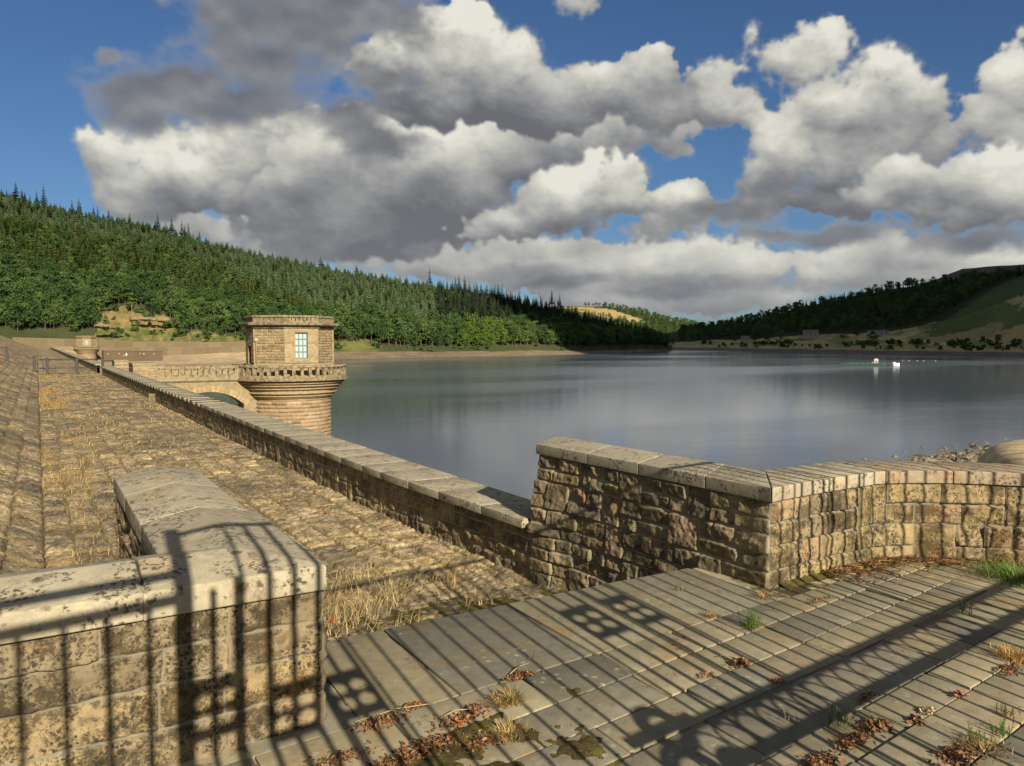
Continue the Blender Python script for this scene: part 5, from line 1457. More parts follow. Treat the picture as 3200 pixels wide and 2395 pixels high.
# trees that stand out by themselves
place('dark_spruce', dirpt(1724, 900, 952), .95, 1.0, 'tallest lone spruce at the end of the left ridge, against the clouds', None, sz=1.15)
place('dark_spruce', dirpt(1749, 900, 960), .72, 2.0, 'smaller lone spruce beside the tall one at the end of the left ridge', None, sz=1.1)
bt = thing('birch_tree', 'slim yellow-green birch with a pale bare trunk above the grassy cut', 'tree', dirpt(412, 560, 992))
bx_, by_, bz_ = bt.location
mb = MB(); mb.tube([(bx_, by_, bz_ - 1), (bx_ + .2, by_, bz_ + 5), (bx_, by_, bz_ + 12)], [.22, .16, .06], 6, (.5, .47, .4, 0)); under(mb.build('trunk', flat_mat('birch_bark', (.45, .42, .36), .8)), bt)
q = broad(260, 9.5, 3.6, 13, 26, .5, .1); cr = bpy.data.objects.new('crown', q.build('crown', [M_BARK, M_BRIGHT]).data)
bpy.data.objects.remove(bpy.data.objects['crown']) if 'crown' in bpy.data.objects and bpy.data.objects['crown'] is not cr else None
cr.name = 'crown'; COL.objects.link(cr); cr.parent = bt; cr.location = (0, 0, 6.2)
for px, y, r_, s in ((372, 1042, 470, 1.5), (352, 1048, 462, .9), (430, 1030, 480, 1.0), (478, 1045, 470, 1.3), (505, 1040, 472, 1.0), (540, 1062, 452, .9), (400, 1050, 468, .8), (333, 1012, 520, 1.7), (690, 1048, 470, 1.4), (740, 1052, 462, 1.2), (620, 1052, 470, .9), (585, 1040, 480, 1.1), (650, 1035, 490, 1.3), (770, 1040, 470, 1.6), (520, 1075, 447, .7)):
    place('bush', dirpt(px, r_, y + 6), s * .8, random.uniform(0, 6))
for i in range(60):
    px = random.uniform(295, 800); tq = random.uniform(2.0, 2.6)
    if quarry(px, tq) > .5: place('bush', tuple(TL.at(px, tq)), random.uniform(.4, 1.5), random.uniform(0, 6))
for i in range(26):     # scrub along the shore bank on the left
    px = random.uniform(1050, 2040); p = TL.at(px, random.uniform(1.15, 1.9)); place('bush', p, random.uniform(.7, 1.3), random.uniform(0, 6), 'low green shrub at the top of the bare left shore', 'shrubs along the left shore')
# right side: field trees, hedges, houses
for px, t, s, lab in ((2357, 1.95, 1.25, 'dark round tree on the right fields below the small grey house'), (2392, 2.1, 1.35, 'large dark tree beside the white-walled farmhouse field'), (2637, 2.35, 1.0, 'round dark tree left of the barn on the right fields'), (2676, 2.55, 1.0, 'round dark tree just behind the pale barn'),
                      (2815, 2.72, 1.25, 'big round dark tree at the wood edge right of the barn'), (2872, 2.75, 1.3, 'big round dark tree at the wood edge beside the tan slope'), (2731, 2.0, 1.05, 'dark tree by the hedge right of the white van'), (2296, 2.05, .9, 'small dark tree near the grey house on the right shore'), (2440, 2.3, 1.2, 'dark tree below the farmhouse garden'), (2100, 1.4, 1.0, 'dark tree by the inlet at the head of the water')):
    place('broadleaf', tuple(TR.at(px, t)), s, px, lab, None)
for i in range(120):
    t = 2.0 + random.gauss(0, .05); px = random.uniform(2180, 3350)
    if fbm(np.array(px * .01), np.array(.5), 3, 4) > -.12: place('bush', tuple(TR.at(px, t)), random.uniform(.8, 1.9), random.uniform(0, 6), 'dark bush in the hedgerow across the right fields', 'hedgerow bushes across the right fields')
for i in range(70):
    px = random.uniform(2180, 3350); place('bush', tuple(TR.at(px, random.uniform(1.05, 1.7) if i % 3 else random.uniform(1.05, 1.2))), random.uniform(.6, 1.5), random.uniform(0, 6), 'scattered dark bush on the right shore pasture', 'bushes on the right shore pasture')
M_HW = flat_mat('house_stone', (0.34, 0.32, 0.29), .9, 0, .2, 1); M_RF = flat_mat('slate_roof', (0.16, 0.145, 0.13), .8, 0, .25, 2); M_GL = flat_mat('dark_window', (0.03, 0.035, 0.04), .2)
M_RED = flat_mat('rosy_wall', (0.36, 0.27, 0.22), .9, 0, .2, 1); M_WHITE = flat_mat('white_paint', (0.60, 0.61, 0.60), .5, 0, .05, 2)
def house(px, t, L, Wd, H, Rf, label, wall, ext=None):
    p = TR.at(px, t); th_ = thing('house', label, 'house', tuple(p)); a = -math.atan2(p[0], p[1]) + random.uniform(-.3, .1)
    ca, sa = math.cos(a), math.sin(a)
    w3 = lambda x, y, z: (p[0] + x * ca - y * sa, p[1] + x * sa + y * ca, p[2] + z)
    mb = MB(); mb.add([w3(*q) for q in ((-L, -Wd, -1.5), (L, -Wd, -1.5), (L, Wd, -1.5), (-L, Wd, -1.5), (-L, -Wd, H), (L, -Wd, H), (L, Wd, H), (-L, Wd, H), (-L, 0, H + Rf - .06), (L, 0, H + Rf - .06))],
        [(0, 1, 5, 4), (1, 2, 6, 9, 5), (2, 3, 7, 6), (3, 0, 4, 8, 7)])
    if ext:
        e0, e1, eh = ext; mb.add([w3(*q) for q in ((e0, -Wd * .8, -1), (e1, -Wd * .8, -1), (e1, Wd * .8, -1), (e0, Wd * .8, -1), (e0, -Wd * .8, eh), (e1, -Wd * .8, eh), (e1, Wd * .8, eh), (e0, Wd * .8, eh))], [(0, 1, 5, 4), (1, 2, 6, 5), (2, 3, 7, 6), (3, 0, 4, 7), (4, 5, 6, 7)])
    under(mb.build('wall', wall), th_)
    mb = MB(); o_ = .4
    for sg in (-1, 1):
        mb.add([w3(*q) for q in ((-L - o_, sg * (Wd + o_), H - o_ * Rf / Wd + .05), (L + o_, sg * (Wd + o_), H - o_ * Rf / Wd + .05), (L + o_, 0, H + Rf + .05), (-L - o_, 0, H + Rf + .05), (-L - o_, sg * (Wd + o_), H - o_ * Rf / Wd - .15), (L + o_, sg * (Wd + o_), H - o_ * Rf / Wd - .15), (L + o_, 0, H + Rf - .15), (-L - o_, 0, H + Rf - .15))], [(0, 1, 2, 3), (4, 7, 6, 5), (0, 4, 5, 1), (1, 5, 6, 2), (3, 7, 4, 0)])
    rf = under(mb.build('roof', M_RF), th_)
    mb = MB(); mb.add([w3(L * .7 + x * .5, y * .4, H + Rf * .6 + z) for z in (0, 1.9) for x, y in ((-1, -1), (1, -1), (1, 1), (-1, 1))], [(4, 5, 6, 7), (0, 1, 5, 4), (1, 2, 6, 5), (2, 3, 7, 6), (3, 0, 4, 7)])
    ch = mb.build('chimney', wall); ch.parent = rf
    for x in (-L * .6, 0, L * .6):
        mb = MB(); mb.add([w3(x + dx, -Wd - .04, H * .55 + dz) for dx, dz in ((-.6, -.7), (.6, -.7), (.6, .7), (-.6, .7))], [(0, 1, 2, 3)]); under(mb.build('window', M_GL), th_)
house(2330, 2.32, 6, 4, 5.5, 3.5, 'small grey stone house among dark trees above the right shore', M_HW, (6, 9, 3.5))
house(2533, 2.62, 9, 5, 6.5, 3.5, 'rosy farmhouse with pale garden walls below the dark wood', M_RED, (-16, -9, 3))
house(2742, 2.62, 10, 5, 3.2, 2.4, 'low tan barn at the edge of the right-hand wood', M_HW)
gw = thing('garden_wall', 'pale garden wall running in front of the rosy farmhouse', 'wall', tuple(TR.at(2535, 2.56)))
mb = MB()
for a in range(2498, 2574, 8):
    p, q = TR.at(a, 2.55), TR.at(a + 8, 2.55); mb.add([(p[0], p[1], p[2] - 1), (q[0], q[1], q[2] - 1), (q[0], q[1], q[2] + 1.2), (p[0], p[1], p[2] + 1.2), (p[0], p[1] + .6, p[2] + 1.2), (q[0], q[1] + .6, q[2] + 1.2)], [(0, 1, 2, 3), (3, 2, 5, 4)])
under(mb.build('masonry', M_HW), gw)
vp = TR.at(2664, 2.08); van = thing('parked_van', 'white van parked by the hedge across the right fields', 'van', tuple(vp))
a = -math.atan2(vp[0], vp[1]); mb = MB()
pr = [(-3.6, .4), (3.6, .4), (3.6, 1.5), (2.6, 1.7), (1.9, 2.6), (-3.5, 2.7), (-3.6, 2.5)]
w3 = lambda x, y, z: (vp[0] + x * math.cos(a) - y * math.sin(a), vp[1] + x * math.sin(a) + y * math.cos(a), vp[2] + z)
mb.bev([w3(x, -1, z) for x, z in pr], [w3(x, 1, z) for x, z in pr], .1, (.8, .8, .8, 0), seg=1); under(mb.build('body', M_WHITE), van)
for x in (-2.2, 2.3):
    mb = MB(); mb.tube([w3(x, -1.02, .4), w3(x, 1.02, .4)], .42, 10); under(mb.build('wheel', M_DOOR), van)
mb = MB(); mb.add([w3(x, -1.06, z) for x, z in ((1.2, 1.65), (2.5, 1.65), (2.0, 2.4), (1.2, 2.4))], [(0, 1, 2, 3)]); under(mb.build('window', M_GL), van)

# ================================================================== fishing pontoon, boats and buoys
M_GRN = flat_mat('green_hull_paint', (0.040, 0.085, 0.070), .5, 0, .3, 2); M_DECK = flat_mat('grey_deck', (0.10, 0.13, 0.12), .8, 0, .3, 2)
PA, PB = Vector((338, 241.6, ZW)), Vector((383, 241.4, ZW)); A0 = Vector(dirpt(2640, 398, z=ZW)); A1 = Vector(dirpt(2800, 400, z=ZW))
dA = (A1 - A0).normalized(); nA = Vector((-dA.y, dA.x, 0)); LA = (A1 - A0).length
def loc(f, y, z): p = A0 + dA * (f * LA) + nA * y; return (p.x, p.y, ZW + z)
pon = thing('pontoon', 'long low green floating pontoon moored out on the water', 'pontoon', tuple(A0))
mb = MB(); mb.bev([loc(f, y, -.3) for f, y in ((.02, 2.2), (.9, 2.2), (.9, 4.4), (.02, 4.4))], [loc(f, y, .65) for f, y in ((.02, 2.2), (.9, 2.2), (.9, 4.4), (.02, 4.4))], .05, (.1, .13, .12, 0), seg=1); under(mb.build('deck', M_DECK), pon)
for f in np.linspace(.05, .88, 9):
    mb = MB(); mb.tube([loc(f, 2.3, .6), loc(f, 2.3, 1.75)], .06, 5); under(mb.build('stanchion', M_GRN), pon)
mb = MB(); mb.tube([loc(.05, 2.3, 1.7), loc(.88, 2.3, 1.7)], .05, 5); under(mb.build('handrail', M_GRN), pon)
hut = thing('cabin', 'small white cabin standing on the pontoon', 'cabin', loc(.64, 3.3, .65))
mb = MB(); q = ((.60, 2.7), (.68, 2.7), (.68, 4.0), (.60, 4.0)); mb.bev([loc(f, y, .65) for f, y in q], [loc(f, y, 2.7) for f, y in q], .03, (.8, .8, .8, 0), seg=1); under(mb.build('wall', M_WHITE), hut)
mb = MB(); q = ((.593, 2.5), (.687, 2.5), (.687, 4.2), (.593, 4.2)); q2 = ((.615, 3.2), (.665, 3.2), (.665, 3.5), (.615, 3.5)); mb.bev([loc(f, y, 2.7) for f, y in q], [loc(f, y, 3.3) for f, y in q2], .02, (.8, .8, .8, 0), seg=1); under(mb.build('roof', M_WHITE), hut)
mb = MB(); mb.add([loc(f, 2.66, z) for f, z in ((.625, 1.6), (.655, 1.6), (.655, 2.3), (.625, 2.3))], [(0, 1, 2, 3)]); under(mb.build('window', M_GL), hut)
box = thing('locker', 'white locker beside the cabin on the pontoon', 'locker', loc(.57, 3.2, .65))
mb = MB(); q = ((.555, 2.8), (.582, 2.8), (.582, 3.7), (.555, 3.7)); mb.bev([loc(f, y, .65) for f, y in q], [loc(f, y, 1.75) for f, y in q], .05, (.8, .8, .8, 0), seg=1); under(mb.build('body', M_WHITE), box)
mb = MB(); mb.bev([loc(f, y, 1.75) for f, y in q], [loc(f, y, 1.9) for f, y in q], .03, (.8, .8, .8, 0), seg=1); under(mb.build('lid', M_DECK), box)
def boat(f, y, L, hull, label, group, cab=False):
    t = thing('rowing_boat' if not cab else 'motor_boat', label, 'boat', loc(f, y, 0), group)
    secs = []
    for s_ in np.linspace(0, 1, 9):
        wd = .85 * (1 - (max(s_ - .45, 0) / .55) ** 2.2) * (.85 + .15 * min(s_ * 4, 1)) + .02
        sh_ = .75 + .35 * s_ ** 2
        x = (s_ - .5) * L / LA
        sh_ *= 1.35
        secs.append([(x, -wd, sh_), (x, -wd * .75, .1), (x, 0, -.15), (x, wd * .75, .1), (x, wd, sh_), (x, wd * .9, sh_ - .02), (x, wd * .65, .25), (x, -wd * .65, .25), (x, -wd * .9, sh_ - .02), (x, -wd, sh_)])
    P_ = np.array([[loc(f + a, y + b, c) for a, b, c in s_] for s_ in secs])
    mb = MB(); mb.grid(P_, (.1, .2, .15, 0), smooth=False); mb.add(P_[0], [tuple(range(9))]); under(mb.build('hull', hull), t)
    for s_ in (-.2, .12):
        mb = MB(); q = [(f + s_ * L / LA, -.6), (f + (s_ + .07) * L / LA, -.6), (f + (s_ + .07) * L / LA, .6), (f + s_ * L / LA, .6)]
        mb.add([loc(a, y + b, z) for z in (.55, .62) for a, b in q], [(3, 2, 1, 0), (4, 5, 6, 7), (0, 1, 5, 4), (1, 2, 6, 5), (2, 3, 7, 6), (3, 0, 4, 7)]); under(mb.build('seat', M_DECK), t)
    if cab:
        mb = MB(); q = [(f - .1 * L / LA, -.55), (f + .22 * L / LA, -.5), (f + .22 * L / LA, .5), (f - .1 * L / LA, .55)]
        mb.bev([loc(a, y + b, .5) for a, b in q], [loc(a - .02 * L / LA * (1 if a > f else -1), y + b * .8, 1.75) for a, b in q], .05, (.8, .8, .8, 0), seg=1); under(mb.build('cabin', M_WHITE), t)
GB = 'green boats moored along the pontoon'
for i, f in enumerate(np.linspace(.06, .80, 8)):
    boat(f, .9, 5.0, M_GRN, 'green open boat moored alongside the pontoon', GB)
boat(.86, 1.0, 5.0, flat_mat('dark_hull', (.03, .04, .05), .5), 'dark boat moored between the green boats and the white one', None)
boat(.97, 1.6, 5.2, M_WHITE, 'white motor boat at the right end of the pontoon', None, True)
for i, px in enumerate((2822, 2842, 2868, 2888, 2925)):
    b = thing('buoy', 'small white mooring buoy in the row right of the pontoon', 'buoy', dirpt(px, 520, z=ZW), 'white mooring buoys')
    mb = MB(); mb.lathe([(.01, ZW - .3), (.22, ZW - .1), (.28, ZW + .1), (.2, ZW + .25), (.01, ZW + .3)], b.location, 10, (.8, .8, .8, 0), smooth=True); under(mb.build('float', M_WHITE), b)
    mb = MB(); mb.tube([(b.location[0], b.location[1], ZW + .28), (b.location[0], b.location[1], ZW + .42)], .06, 6); under(mb.build('ring', M_DECK), b)

# ================================================================== rubble bank and the big stone drum at right
shore = [(30, 31), (42, 37.5), (50.7, 41.4), (65.4, 44.3), (77.9, 45.6), (88.5, 45.7), (110, 44.5), (150, 41), (200, 34)]
mb = MB()
n = len(shore); sx = np.interp(np.linspace(0, n - 1, 120), range(n), [p[0] for p in shore]); sy = np.interp(np.linspace(0, n - 1, 120), range(n), [p[1] for p in shore])
ix = np.linspace(7.2, 60, 120); iy = np.linspace(5.9, -8, 120)
P_ = np.zeros((120, 30, 3))
for j, f in enumerate(np.linspace(-.06, 1, 30)):
    P_[:, j, 0] = sx * (1 - f) + ix * f; P_[:, j, 1] = sy * (1 - f) + iy * f
    P_[:, j, 2] = ZW - .35 + 6.6 * max(f, 0) ** 1.2 + 4 * min(f, 0) + .25 * fbm(P_[:, j, 0] * .4, P_[:, j, 1] * .4, 3, 88)
mb.grid(P_, (.13, .11, .075, 0))
struct(mb.build('rubble_bank', M_LAND))
r_ = np.random.default_rng(9)
mb = MB()
rock_bm = bmesh.new(); bmesh.ops.create_icosphere(rock_bm, subdivisions=1, radius=1)
RV = np.array([v.co[:] for v in rock_bm.verts]); RF = np.array([[v.index for v in f.verts] for f in rock_bm.faces]); rock_bm.free()
for i in range(5200):
    u = r_.uniform(10, 118) if i % 4 else r_.uniform(0, 119); f = r_.uniform(-.03, .02) if i < 900 else r_.uniform(-.02, .30) ** 1.0
    x = np.interp(u, range(120), sx) * (1 - f) + np.interp(u, range(120), ix) * f; y = np.interp(u, range(120), sy) * (1 - f) + np.interp(u, range(120), iy) * f
    z = ZW - .35 + 6.6 * max(f, 0) ** 1.2
    s = r_.uniform(.12, .36) if i % 40 else r_.uniform(.36, .6)
    v = RV * (1 + r_.normal(0, .16, (len(RV), 1))) * s * np.array((r_.uniform(.8, 1.4), r_.uniform(.7, 1.2), r_.uniform(.5, .8)))
    a = r_.uniform(0, 6.28); v = np.stack([v[:, 0] * math.cos(a) - v[:, 1] * math.sin(a), v[:, 0] * math.sin(a) + v[:, 1] * math.cos(a), v[:, 2]], -1)
    mb.add(v + (x, y, z + s * .2), RF, np.append(np.array((.17, .145, .10)) * r_.uniform(.5, 1.25), 0))
stuff(mb.build('rubble', M_LAND), 'loose pale rubble along the water edge behind the curved wall', 'rubble')
drum = thing('stone_drum', 'large round-edged buff stone drum behind the curved wall at the right edge', 'stone', (10.6, 5.6, -3))
M_DRUM = stone_mat('smooth_buff_stone', .04, .1, .06, .004, 50, 10)
dcx, dcy, drd, dzt = 0, 0, 2.0, -1.02
pL = dirpt(3066, 14.5); d0 = Vector((pL[0], pL[1], 0)); perp = Vector((d0.y, -d0.x, 0)).normalized()
cD = d0 + perp * drd
mb = MB(); mb.lathe([(drd * .96, -5), (drd, -2.2), (drd, -2.0), (drd - .03, -1.86), (drd - .13, -1.72), (drd - .3, -1.63), (drd - .6, -1.57), (drd * .4, -1.53), (.01, -1.52)], (cD.x, cD.y), 72, (.80, .66, .43, 0), smooth=True)
drum.location = (cD.x, cD.y, -3)
under(mb.build('body', M_DRUM), drum)
# ================================================================== unseen cloud mesh added behind the viewer to shade the far valley side
M_CLOUD = flat_mat('cloud_white', (.8, .8, .8), 1, 0, .02, .01, 0)
mb = MB(); r_ = np.random.default_rng(55)
cb = bmesh.new(); bmesh.ops.create_icosphere(cb, subdivisions=3, radius=1)
CV = np.array([v.co[:] for v in cb.verts]); CF = np.array([[v.index for v in f.verts] for f in cb.faces]); cb.free()
off = np.array([sd.x, sd.y, sd.z]) / sd.z * 520
POLY = [(455, 470), (520, 250), (560, 40), (900, -80), (1500, 50), (1800, 400), (1800, 900), (1450, 1350), (1180, 1150), (820, 1060), (560, 850), (440, 690), (395, 560)]
def inpoly(x, y):
    c = False
    for (x0, y0), (x1, y1) in zip(POLY, POLY[1:] + POLY[:1]):
        if (y0 > y) != (y1 > y) and x < (x1 - x0) * (y - y0) / (y1 - y0) + x0: c = not c
    return c
nb = 0
while nb < 300:
    x, y = r_.uniform(380, 1810), r_.uniform(-90, 1360)
    if not inpoly(x, y): continue
    s = r_.uniform(55, 110); d = min(math.hypot(x - a, y - b) for a, b in POLY)
    v = CV * (1 + .22 * fbm(CV[:, 0] * 2 + nb, CV[:, 1] * 2 + CV[:, 2] * 1.3, 4, 5)[:, None]) * s * np.array((1, 1, .6))
    mb.add(v + np.array((x, y, r_.uniform(-15, 40))) + off, CF, (.8, .8, .8, 0), smooth=True); nb += 1
struct(mb.build('cloud', M_CLOUD))

# ================================================================== grass, weeds, leaves and moss
def plant_mat(name, rough=.8, trans=.3):
    m, t, b = new_mat(name)
    at = t.n('ShaderNodeAttribute', attribute_name='tone')
    t.l(at.outputs['Color'], b.inputs['Base Color']); b.inputs['Roughness'].default_value = rough
    tr = t.n('ShaderNodeBsdfTranslucent'); t.l(at.outputs['Color'], tr.inputs[0])
    mx = t.n('ShaderNodeMixShader'); mx.inputs[0].default_value = trans
    t.l(b.outputs[0], mx.inputs[1]); t.l(tr.outputs[0], mx.inputs[2])
    for nd in t.t.nodes:
        if nd.type == 'OUTPUT_MATERIAL': t.l(mx.outputs[0], nd.inputs[0])
    return m
M_BLADE = plant_mat('grass_blades'); M_LEAF = plant_mat('fallen_leaves', .7, .2)
STRAW = [(.42, .32, .14), (.35, .26, .10), (.47, .37, .18), (.28, .20, .075), (.38, .27, .10)]
GREEN = [(.10, .20, .03), (.14, .24, .05), (.08, .15, .03), (.20, .25, .07)]
def blades(base, L, W, lean, az, tones, r):
    """arrays of curved blades: base (n,3), length, width, lean, azimuth"""
    n = len(base); ca, sa = np.cos(az), np.sin(az)
    V = np.zeros((n, 7, 3)); t = np.array([0, .35, .7, 1.0])
    for i, tt in enumerate(t):
        out = L * lean * tt ** 1.7; up = L * (tt - .45 * lean * tt ** 2.2)
        w_ = W * (1 - tt ** 1.5)
        cx = base[:, 0] + ca * out; cy = base[:, 1] + sa * out; cz = base[:, 2] + np.maximum(up, .004)
        if i < 3:
            V[:, 2 * i] = np.stack([cx - sa * w_, cy + ca * w_, cz], -1); V[:, 2 * i + 1] = np.stack([cx + sa * w_, cy - ca * w_, cz], -1)
        else: V[:, 6] = np.stack([cx, cy, cz], -1)
    k = np.arange(n)[:, None] * 7
    q = np.concatenate([k + np.array([[0, 1, 3, 2]]), k + np.array([[2, 3, 5, 4]])]); tr = k + np.array([[4, 5, 6]])
    T = np.repeat(np.concatenate([tones, np.zeros((n, 1))], -1), 7, 0)
    return V.reshape(-1, 3), q, tr, T
def add_blades(mb, base, L, W, lean, az, tones, r):
    V, q, tr, T = blades(np.asarray(base, float), L, W, lean, az, tones, r)
    n0 = mb.n; mb.add(V, q, T)
    # the tips share the same vertices
    mb.L.append((tr + n0).astype(np.int32).ravel()); mb.T.append(np.full(len(tr), 3, np.int32)); mb.M.append(np.zeros(len(tr), np.int32)); mb.S.append(np.zeros(len(tr), bool))
def tones_of(pal, n, r, v=.12):
    return np.array(pal)[r.integers(0, len(pal), n)] * (1 + r.normal(0, v, (n, 1)))
r_ = np.random.default_rng(101)
mb = MB()
# thick dry clumps under the platform edge
base = []; 
for i in range(46):
    cx, cy = r_.uniform(1.5, 4.4), r_.normal(8.65, .42)
    if cx > 3.4 and r_.random() < .5: continue
    k = r_.integers(18, 60); rr_ = r_.uniform(.06, .2)
    base.append(np.stack([r_.normal(cx, rr_, k), r_.normal(cy, rr_, k), np.full(k, ZB)], -1))
base = np.concatenate(base); n = len(base)
cen = r_.normal(.3, .9, 60)
add_blades(mb, base, r_.uniform(.10, .36, n), r_.uniform(.002, .0042, n), r_.uniform(.7, 1.7, n), r_.normal(.4, 1.2, n), tones_of([(.62, .49, .24), (.52, .40, .17), (.68, .55, .30), (.40, .28, .11)], n, r_), r_)
# thin grass all over the joints of the near berm
n = 30000
bx = r_.uniform(.05, 5.05, n); by = 6.8 + (r_.beta(1, 2.4, n)) * 26
dens = fbm(bx * .9, by * .55, 4, 120) + .5 * fbm(bx * 3, by * 3, 3, 130)
row = np.abs(((bx / .43) % 1) - .5)          # the joints run along the berm
keep = ((dens > .22) | ((row > .41) & (dens > -.10))) & (r_.random(n) < .75)
bx, by = bx[keep], by[keep]; n = len(bx)
sc = 1 + (by - 7) * .035
add_blades(mb, np.stack([bx, by, np.full(n, ZB - .01)], -1), r_.uniform(.03, .10, n) * sc, r_.uniform(.002, .004, n) * sc, r_.uniform(.7, 1.8, n), r_.uniform(0, 6.28, n), tones_of(STRAW + [(.30, .23, .07), (.34, .30, .10)], n, r_), r_)
# the strip of long grass where the bank meets the berm, and patches farther out
n = 9000
by = 7 + r_.beta(1, 1.6, n) * 80; bx = np.abs(r_.normal(.15, .5, n)) * (1 + .01 * by)
keep = fbm(bx * .6, by * .12, 3, 140) > .02; bx, by = bx[keep], by[keep]; n = len(bx); sc = 1 + (by - 7) * .03
add_blades(mb, np.stack([bx, by, np.full(n, ZB - .01)], -1), r_.uniform(.06, .20, n) * sc ** .6, r_.uniform(.003, .006, n) * sc, r_.uniform(.4, 1.2, n), r_.uniform(0, 6.28, n), tones_of([(.42, .29, .10), (.37, .24, .075), (.45, .34, .15)], n, r_), r_)
n = 9000
by = 24 + r_.random(n) * 60; bx = r_.uniform(.1, 5, n)
keep = (fbm(bx * .5, by * .13, 4, 150) > .06) | ((np.abs(((bx / .43) % 1) - .5) > .42) & (r_.random(n) < .6)); bx, by = bx[keep], by[keep]; n = len(bx)
add_blades(mb, np.stack([bx, by, np.full(n, ZB - .01)], -1), r_.uniform(.06, .16, n), r_.uniform(.008, .016, n), r_.uniform(.4, 1.3, n), r_.uniform(0, 6.28, n), tones_of([(.50, .38, .15), (.44, .31, .10), (.54, .44, .22)], n, r_), r_)
stuff(mb.build('dry_grass', M_BLADE), 'dry straw-coloured grass in the joints of the berm paving', 'grass')

def at_flag(x, y): return np.array(onz_(x, y, ZP))
def onz_(x, y, z):
    X, Y, u = ray(x, y); k = z / u; return (X * k, Y * k, z)
def tuft(name, label, cat, px, py, n, L, spread, pal, lean=(.3, 1.0), w=.003, z=ZP, group=None):
    p = np.array(onz_(px, py, z)); r = np.random.default_rng(int(px * 7 + py))
    t = thing(name, label, cat, tuple(p), group)
    d = r.normal(0, spread, (n, 2)); base = np.stack([p[0] + d[:, 0], p[1] + d[:, 1], np.full(n, z - .004)], -1)
    az = np.arctan2(d[:, 1], d[:, 0]) + r.normal(0, .6, n)
    mb = MB(); add_blades(mb, base, r.uniform(L * .5, L, n), r.uniform(w * .7, w * 1.3, n), r.uniform(lean[0], lean[1], n), az, tones_of(pal, n, r), r)
    under(mb.build('blades', M_BLADE), t); return t
def weed(label, px, py, n, H, z=ZP, pal=GREEN, spread=.03):
    p = np.array(onz_(px, py, z)); r = np.random.default_rng(int(px * 3 + py))
    t = thing('weed', label, 'weed', tuple(p)); ms = MB(); ml = MB()
    for i in range(n):
        a = r.uniform(0, 6.28); h = H * r.uniform(.55, 1); lx = r.uniform(.05, .35) * h
        b = np.array((p[0] + r.normal(0, spread), p[1] + r.normal(0, spread), z - .005))
        c = [b + np.array((math.cos(a) * lx * f * f, math.sin(a) * lx * f * f, h * f)) for f in (0, .35, .7, 1)]
        ms.tube([tuple(q) for q in c], [.0018, .0015, .0012, .0006], 4, tone=tuple(np.array(pal[0]) * .9), cap=False)
        k = 26; f = r.uniform(.1, 1, k); base = np.array([c[0] * (1 - q) ** 1 + c[3] * q for q in f])
        add_blades(ml, base, r.uniform(.012, .030, k) * (1.3 - f), r.uniform(.0015, .003, k), r.uniform(.5, 1.0, k), r.uniform(0, 6.28, k), tones_of(pal, k, r), r)
    under(ms.build('stem', M_BLADE), t); under(ml.build('leaf_fronds', M_BLADE), t); return t
RUST = [(.20, .085, .035), (.15, .070, .032), (.25, .115, .045), (.11, .060, .032), (.27, .15, .075), (.17, .10, .055), (.32, .20, .10)]
def leaf_geo(mb, p, s, r, tone, lift=0.0):
    n = r.normal(0, .55, 3) + np.array((0, 0, 1)); n /= np.linalg.norm(n)
    u = np.cross(n, r.normal(0, 1, 3)); u /= np.linalg.norm(u); v = np.cross(n, u)
    V = []
    for i, f in enumerate(np.linspace(-1, 1, 5)):
        w_ = .5 * math.cos(f * 1.45) + .03; c = .30 * f * f * r.uniform(.5, 1.5)
        for g in (-1, 0, 1): V.append(p + (u * f + v * w_ * g + n * (c + .22 * g * g * w_)) * s)
    F = [(3 * i + j, 3 * i + j + 1, 3 * i + j + 4, 3 * i + j + 3) for i in range(4) for j in range(2)]
    mb.add(V, F, np.append(tone, 0), smooth=True)
def heap(name, label, cat, px, py, n, sx, sy, size=.02, pal=RUST, group=None):
    p = np.array(onz_(px, py, ZP)); r = np.random.default_rng(int(px + py * 5))
    t = thing(name, label, cat, tuple(p), group); mb = MB()
    for i in range(int(n * 1.7)):
        d = r.normal(0, .8, 2); q = np.array((p[0] + d[0] * sx + d[1] * .1 * sx, p[1] + d[1] * sy, ZP + .008 + abs(r.normal(0, .016)) * math.exp(-(d[0] ** 2 + d[1] ** 2) / 2)))
        leaf_geo(mb, q, size * r.uniform(.3, 1.0), r, tones_of(pal, 1, r, .22)[0])
    under(mb.build('leaves', M_LEAF), t); return t
heap('leaf_heap', 'small heap of rust-brown fallen leaves on the paving below the green weed', 'leaves', 2315, 2078, 110, .055, .035)
heap('leaf_heap', 'little scatter of dark brown leaves in the shadow edge right of the rust heap', 'leaves', 2430, 2135, 40, .045, .02, .014)
heap('leaf_heap', 'few brown leaf scraps in a joint left of the rust heap', 'leaves', 2205, 2118, 22, .035, .015, .014)
heap('leaf_heap', 'largest curled rusty leaf heap, right of the ring shadow band', 'leaves', 2742, 2275, 120, .06, .045)
heap('leaf_heap', 'long low leaf heap joining the largest one on its near side', 'leaves', 2665, 2322, 110, .075, .03)
heap('leaf_heap', 'rust-red leaf heap at the bottom edge, right of centre', 'leaves', 2560, 2385, 130, .075, .035)
heap('leaf_heap', 'thin line of dark leaves along the joint inside the ring shadow band', 'leaves', 2705, 2185, 46, .055, .02, .015)
heap('leaf_heap', 'pale curled leaf cluster on the sunny flags at lower right', 'leaves', 2900, 2230, 26, .035, .02, .02, [(.50, .38, .24), (.42, .30, .18), (.56, .46, .32)])
heap('leaf_heap', 'small rusty leaf cluster just below the pale leaves', 'leaves', 2862, 2258, 40, .03, .025, .018)
